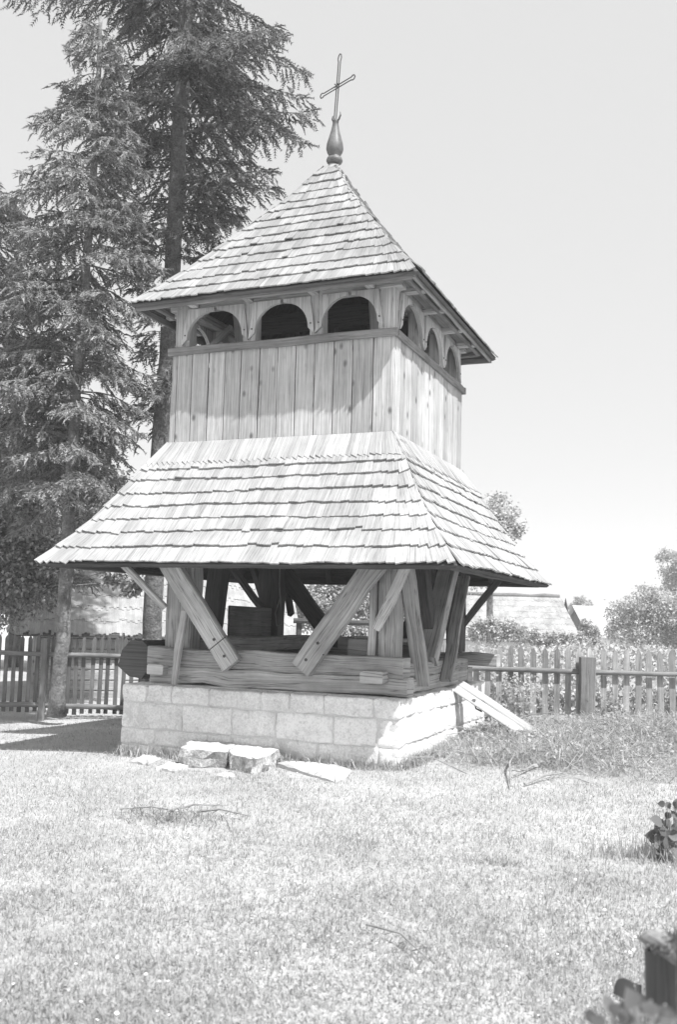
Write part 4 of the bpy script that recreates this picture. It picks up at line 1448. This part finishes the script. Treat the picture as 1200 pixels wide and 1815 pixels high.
# grass over the edges of the step stones
q = []
for (px0, py0, px1, py1) in ((320, 1330, 402, 1336), (404, 1338, 456, 1350), (456, 1350, 506, 1326)):
    a0, a1 = gp(px0, py0+21, -.09), gp(px1, py1+20, -.07)
    t = RNG.uniform(0, 1, 900)
    q.append(np.stack([a0.x+(a1.x-a0.x)*t+RNG.normal(0, .03, 900), a0.y+(a1.y-a0.y)*t-np.abs(RNG.normal(0, .05, 900)), np.full(900, -.07)], 1))
blades('grass_fringe', np.concatenate(q), 0.13, 0.013, 0.5, M_grass, 'grass fringe standing against the grassy step', hv=.5)

# cut weeds and brush heaped along the right fence
n = 52000
cx1 = RNG.uniform(1.9, 6.4, n); cy1 = RNG.uniform(-1.3, 4.6, n)
fx = (cx1-CAM.x)*fh.x+(cy1-CAM.y)*fh.y
keep = np.ones(n, bool)
den = np.exp(-((cx1-4.5)**2/2.0+(cy1-2.0)**2/1.9))+0.8*np.exp(-((cx1-2.7)**2/1.0+(cy1-.3)**2/1.6))+0.25*np.exp(-((cx1-3.6)**2/1.6+(cy1+.5)**2/1.0))
clump = np.clip(0.5+0.9*np.sin(cx1*3.7+2*np.sin(cy1*2.6))*np.sin(cy1*3.9+1.7*np.sin(cx1*2.2)), 0.02, 1)*(0.55+0.45*np.sin(cx1*9.0+cy1*2)*np.sin(cy1*8.0-cx1))
keep &= RNG.uniform(0, 1, n) < den*(0.4+1.0*clump)
pts = np.stack([cx1, cy1, gzv(cx1, cy1)], 1)[keep]
pts[:, 2] += RNG.uniform(-.02, .10, len(pts))
blades('weed_heap', pts, 0.20, 0.008, 1.9, M_weed, 'heaped cut weeds and brush along the right fence', hv=.6, curl=.55)
P = pts[RNG.uniform(0, 1, len(pts)) < .6]; n = len(P)
P = P+np.stack([np.zeros(n), np.zeros(n), RNG.uniform(0, .16, n)], 1)
S = np.repeat(RNG.uniform(.02, .06, size=(n, 1)), 3, axis=1)
me = scatter_mesh('weed_leaves', LEAF[0], LEAF[1], basis_mats(P, RNG.normal(size=(n, 3)), np.array([0, 0, 1.0])+RNG.normal(size=(n, 3))*.5, S), M_weed)
link('weed_leaves', me, None, 'leafy weeds growing in front of the right fence', kind='stuff')
br_ = MB()
for _ in range(90):
    x_, y_ = random.gauss(3.6, .9), random.gauss(.9, 1.0)
    if PX0-.1 < x_ < PX1+.15 and y_ < PY1+.2: continue
    a_ = random.uniform(0, 6.28); l_ = random.uniform(.25, .9)
    p_ = Vector((x_, y_, gz(x_, y_)+random.uniform(.02, .14)))
    d_ = Vector((math.cos(a_), math.sin(a_), random.uniform(-.05, .3)))*l_
    br_.tube([p_, p_+d_*.5+Vector((0, 0, random.uniform(0, .08))), p_+d_], [.008, .006, .003], 5)
br_.build('brushwood', M_twig, None, kind='stuff', label='dry broken twigs tangled in the cut weeds')
# climbing weeds on fence
pts = []
for px in (905, 915, 925, 935, 1075, 1095):
    b0 = at(px, 1270, 15.2)
    for _ in range(170):
        t = random.random()**1.3
        pts.append((b0.x+random.gauss(0, .13), b0.y+random.gauss(0, .1), gz(b0.x, b0.y)+t*(.75 if px < 1000 else .45)))
P = np.array(pts); n = len(P)
S = np.repeat(RNG.uniform(.03, .075, size=(n, 1)), 3, axis=1)
me = scatter_mesh('climbing_weeds', LEAF[0], LEAF[1], basis_mats(P, RNG.normal(size=(n, 3)), RNG.normal(size=(n, 3))+np.array([0, -1, .5]), S), M_weed)
link('climbing_weeds', me, None, 'leafy weeds climbing the pickets of the right fence', kind='stuff')

# garden crops beyond the fence
n = 60000
D_ = 16.8+24*RNG.uniform(0, 1, n)**1.5
s = RNG.uniform(-0.02, .46, n)
q = np.array([CAM.x, CAM.y])+D_[:, None]*np.array([fh.x, fh.y])+(s*D_)[:, None]*np.array([rh.x, rh.y])
zt = gzv(q[:, 0], q[:, 1])
hh = RNG.uniform(0, 1, n)**.7*(1.05+0.25*np.sin(q[:, 0]*.8)*np.sin(q[:, 1]*.6))*(1-0.45*np.exp(-(D_-17)/2.0))
P = np.stack([q[:, 0], q[:, 1], zt+hh*0.95], 1)
S = np.repeat((RNG.uniform(.06, .15, size=(n, 1))), 3, axis=1)
me = scatter_mesh('garden_crops', LEAF[0], LEAF[1], basis_mats(P, RNG.normal(size=(n, 3))+np.array([0, 0, .9]), RNG.normal(size=(n, 3))+np.array([0, -.5, .5]), S), M_crop)
link('garden_crops', me, None, 'pale leafy crops filling the garden beyond the right fence', kind='stuff')

# fallen sticks in the grass
def stick(px0, py0, px1, py1, r, label, group='fallen sticks', bend=0.03, h=0.03):
    a0, a1 = gp(px0, py0), gp(px1, py1)
    A0 = Vector((a0.x, a0.y, gz(a0.x, a0.y)+h)); A1 = Vector((a1.x, a1.y, gz(a1.x, a1.y)+h))
    mid = A0.lerp(A1, .5)+Vector((random.uniform(-1, 1)*bend, random.uniform(-1, 1)*bend, bend))
    o = empty('fallen_stick', A0, label, 'stick', group)
    b = MB(); b.tube([Vector((0, 0, 0)), mid-A0, A1-A0], [r, r*.8, r*.4], 6)
    sdv = (A1-A0).cross(Vector((0, 0, 1))).normalized()
    for t in (.3, .55, .75):
        p_ = (A1-A0)*t
        b.tube([p_, p_+(A1-A0)*.12+sdv*random.uniform(-.1, .1)+Vector((0, 0, .03))], [r*.5, r*.2], 5)
    b.build('twig', M_twig, o)
stick(212, 1432, 330, 1441, .010, 'thin dark stick in the grass left of the twig heap')
stick(300, 1438, 400, 1430, .008, 'thin stick lying across the twig heap')
stick(350, 1440, 440, 1452, .009, 'pale stick right of the twig heap')
stick(1000, 1352, 912, 1380, .016, 'crooked branch in the weeds below the leaning plank')
stick(930, 1395, 1010, 1378, .012, 'pale branch lying at the lower edge of the weed heap')
stick(912, 1345, 906, 1400, .014, 'dark forked branch standing out of the cut weeds', bend=.06)
stick(650, 1655, 760, 1720, .007, 'long dry stalk in the foreground grass')
def tuft(px, py, n, rad, h, label, name='twig_heap', mat=None):
    c = gp(px, py)
    q = RNG.normal(0, rad, size=(n, 2))*np.array([1.6, .8])
    P = np.stack([c.x+q[:, 0], c.y+q[:, 1], np.full(n, gz(c.x, c.y))], 1)
    o = blades(name, P, h, .006, 1.0, mat or M_twig, label, hv=.5)
    o['kind'] = 'stuff'
tuft(310, 1448, 420, .16, .09, 'small heap of dry twigs and needles in the grass')
tuft(700, 1425, 150, .14, .07, 'scatter of darker grass right of centre', 'grass_clump', M_weed)
tuft(870, 1527, 160, .07, .07, 'dark grass clump in the lawn', 'grass_clump', M_weed)
tuft(400, 1300, 260, .10, .12, 'grass growing between step and plinth', 'grass_clump', M_weed)
tuft(515, 1332, 420, .10, .16, 'weeds at the right side of the step', 'grass_clump', M_weed)

# ------------------------------------------------------------------ near right corner: post, plant, leaves
pb = at(1192, 1700, 2.35)
zg_ = gz(pb.x, pb.y)
post = empty('grave_post', (pb.x, pb.y, zg_), 'weathered dark wooden post with mossy top at the right edge', 'post')
topz = at(1192, 1680, 2.35).z-zg_
m_ = MB()
m_.beam((0, 0, -0.1), (0, 0, topz-0.01), 0.075, 0.11, upv=(fh.x*.7-rh.x*.7, fh.y*.7-rh.y*.7, 0), ch=0.006, jit=0.002)
m_.build('shaft', M_dark, post)
m_ = MB()
m_.beam((-0.01, 0, topz-0.015), (0.0, 0, topz+0.012), 0.10, 0.12, upv=(fh.x*.7-rh.x*.7, fh.y*.7-rh.y*.7, 0), ch=0.01, jit=0.005, seg=2)
m_.build('cap', M_moss, post)
q = RNG.uniform(-1, 1, size=(900, 2))*np.array([.055, .06])
P = np.stack([q[:, 0], q[:, 1], np.full(900, topz+.008)], 1)
n = 900
me = scatter_mesh('moss', LEAF[0], LEAF[1], basis_mats(P, RNG.normal(size=(n, 3))+np.array([0, 0, .5]), RNG.normal(size=(n, 3)), np.repeat(RNG.uniform(.008, .02, size=(n, 1)), 3, axis=1)), M_midleaf)
link('moss', me, post, kind='stuff')

# stone slab at far right behind the post
gs = at(1282, 1760, 1.75); 
m_ = MB(); m_.beam((0, 0, -0.1), (0, 0, at(1236, 1668, 1.75).z-gz(gs.x, gs.y)), 0.13, 0.2, upv=(fh.x, fh.y, 0), ch=0.03, jit=0.006)
o = m_.build('grave_stone', M_moss, None, label='pale lichened grave stone cut by the right edge', cat='stone')
o.location = (gs.x, gs.y, gz(gs.x, gs.y))

# big leaves plant
def ovate():
    V = [(0, 0, 0)]
    prof = [(0.10, .26), (0.24, .40), (0.42, .44), (0.60, .38), (0.78, .24), (0.92, .09)]
    for y, w in prof:
        z = -0.10*y*y
        V += [(-w, y, z+.16*w), (0, y, z), (w, y, z+.16*w)]
    V.append((0, 1.05, -.14))
    F = [(0, 2, 1), (0, 3, 2)]
    for i in range(len(prof)-1):
        b = 1+i*3
        F += [(b, b+1, b+4, b+3), (b+1, b+2, b+5, b+4)]
    b = 1+(len(prof)-1)*3
    F += [(b, b+1, len(V)-1), (b+1, b+2, len(V)-1)]
    return V, F
BL = ovate()
def leaf_plant(name, base, leaves, label, mat, cat='plant'):
    base = Vector(base)
    root = empty(name, base, label, cat)
    me = new_mesh('leaf', BL[0], BL[1], mat, smoothf=True)
    st_ = MB()
    for (p, s, ev) in leaves:
        o = link('leaf', me, root)
        o.location = p; o.scale = (s, s, s); o.rotation_euler = ev
        p = Vector(p)
        st_.tube([Vector((random.gauss(0, .02), random.gauss(0, .02), 0)), p*0.6+Vector((0, 0, p.z*.15)), p], [.004, .003, .002], 5)
    st_.build('stem', M_weed, root)
    return root
def leaves_px(base, spots, D, smin, smax):
    out = []
    for x, y in spots:
        p = at(x, y, D+random.uniform(-.12, .12))-base
        nz = (-Vector(fwd)+Vector((random.gauss(0, .35), random.gauss(0, .35), random.gauss(0.25, .3)))).normalized()
        ev = (nz.to_track_quat('Z', 'Y').to_matrix() @ Matrix.Rotation(random.uniform(0, 6.28), 3, 'Z')).to_euler()
        out.append((tuple(p), random.uniform(smin, smax), ev))
    return out
b0 = at(1190, 1545, 6.3); b0.z = gz(b0.x, b0.y)
spots = [(1158, 1478), (1168, 1470), (1182, 1482), (1190, 1500), (1160, 1500), (1175, 1460), (1195, 1470), (1188, 1440), (1180, 1425), (1200, 1450), (1165, 1492), (1196, 1520), (1178, 1515), (1192, 1535), (1215, 1480), (1230, 1500), (1225, 1450), (1240, 1530), (1210, 1420), (1170, 1535), (1205, 1400), (1212, 1510)]
spots += [(random.gauss(1198, 20), random.gauss(1495, 38)) for _ in range(60)]
leaf_plant('broad_leaf_plant', b0, leaves_px(b0, spots, 6.3, .045, .10), 'broad dark leaved plant at the right edge of the lawn', M_bigleaf)
bb = RNG.normal(0, 1, size=(900, 2))*np.array([.30, .10])
P = np.array([b0.x+rh.x*.05, b0.y+rh.y*.05])[None]+bb[:, :1]*np.array([[rh.x, rh.y]])+bb[:, 1:]*np.array([[fh.x, fh.y]])
P = np.stack([P[:, 0], P[:, 1], gzv(P[:, 0], P[:, 1])], 1)
blades('grass_clump', P, .12, .006, .5, M_weed, 'taller darker grass at the foot of the broad leaved plant')
b1 = at(1135, 1790, 2.9); b1.z = gz(b1.x, b1.y)
spots = [(1125, 1745), (1120, 1765), (1140, 1730), (1148, 1760), (1110, 1780), (1155, 1790), (1135, 1775)]
leaf_plant('dock_plant', b1, leaves_px(b1, spots, 2.9, .05, .085), 'dark broad leaves left of the foot of the weathered post', M_bigleaf)
b2 = at(1120, 1850, 1.9); b2.z = gz(b2.x, b2.y)
spots = [(1060, 1800), (1085, 1795), (1110, 1800), (1140, 1798), (1165, 1800), (1190, 1790), (1100, 1815), (1130, 1815), (1160, 1820), (1190, 1815), (1075, 1818), (1210, 1800), (1180, 1780)]
leaf_plant('nettle_plant', b2, leaves_px(b2, spots+[(random.gauss(1130, 40), random.gauss(1812, 12)) for _ in range(16)], 1.6, .022, .04), 'blurred leafy plant in the bottom right corner', M_midleaf)

# ------------------------------------------------------------------ air
HZ = 0.0014
if HZ:
    m = bpy.data.materials.new('thin_haze'); m.use_nodes = True
    n_ = m.node_tree; n_.nodes.clear()
    pv = n_.nodes.new('ShaderNodeVolumePrincipled'); pv.inputs['Density'].default_value = HZ
    pv.inputs['Color'].default_value = (.95, .95, .95, 1)
    out = n_.nodes.new('ShaderNodeOutputMaterial'); n_.links.new(pv.outputs[0], out.inputs['Volume'])
    hb = MB(); hb.beam((0, -400, 10), (0, 400, 10), 800, 40, jit=0, ch=0.01)
    ho = hb.build('haze', m, None, kind='stuff', label='thin summer haze over the whole place')
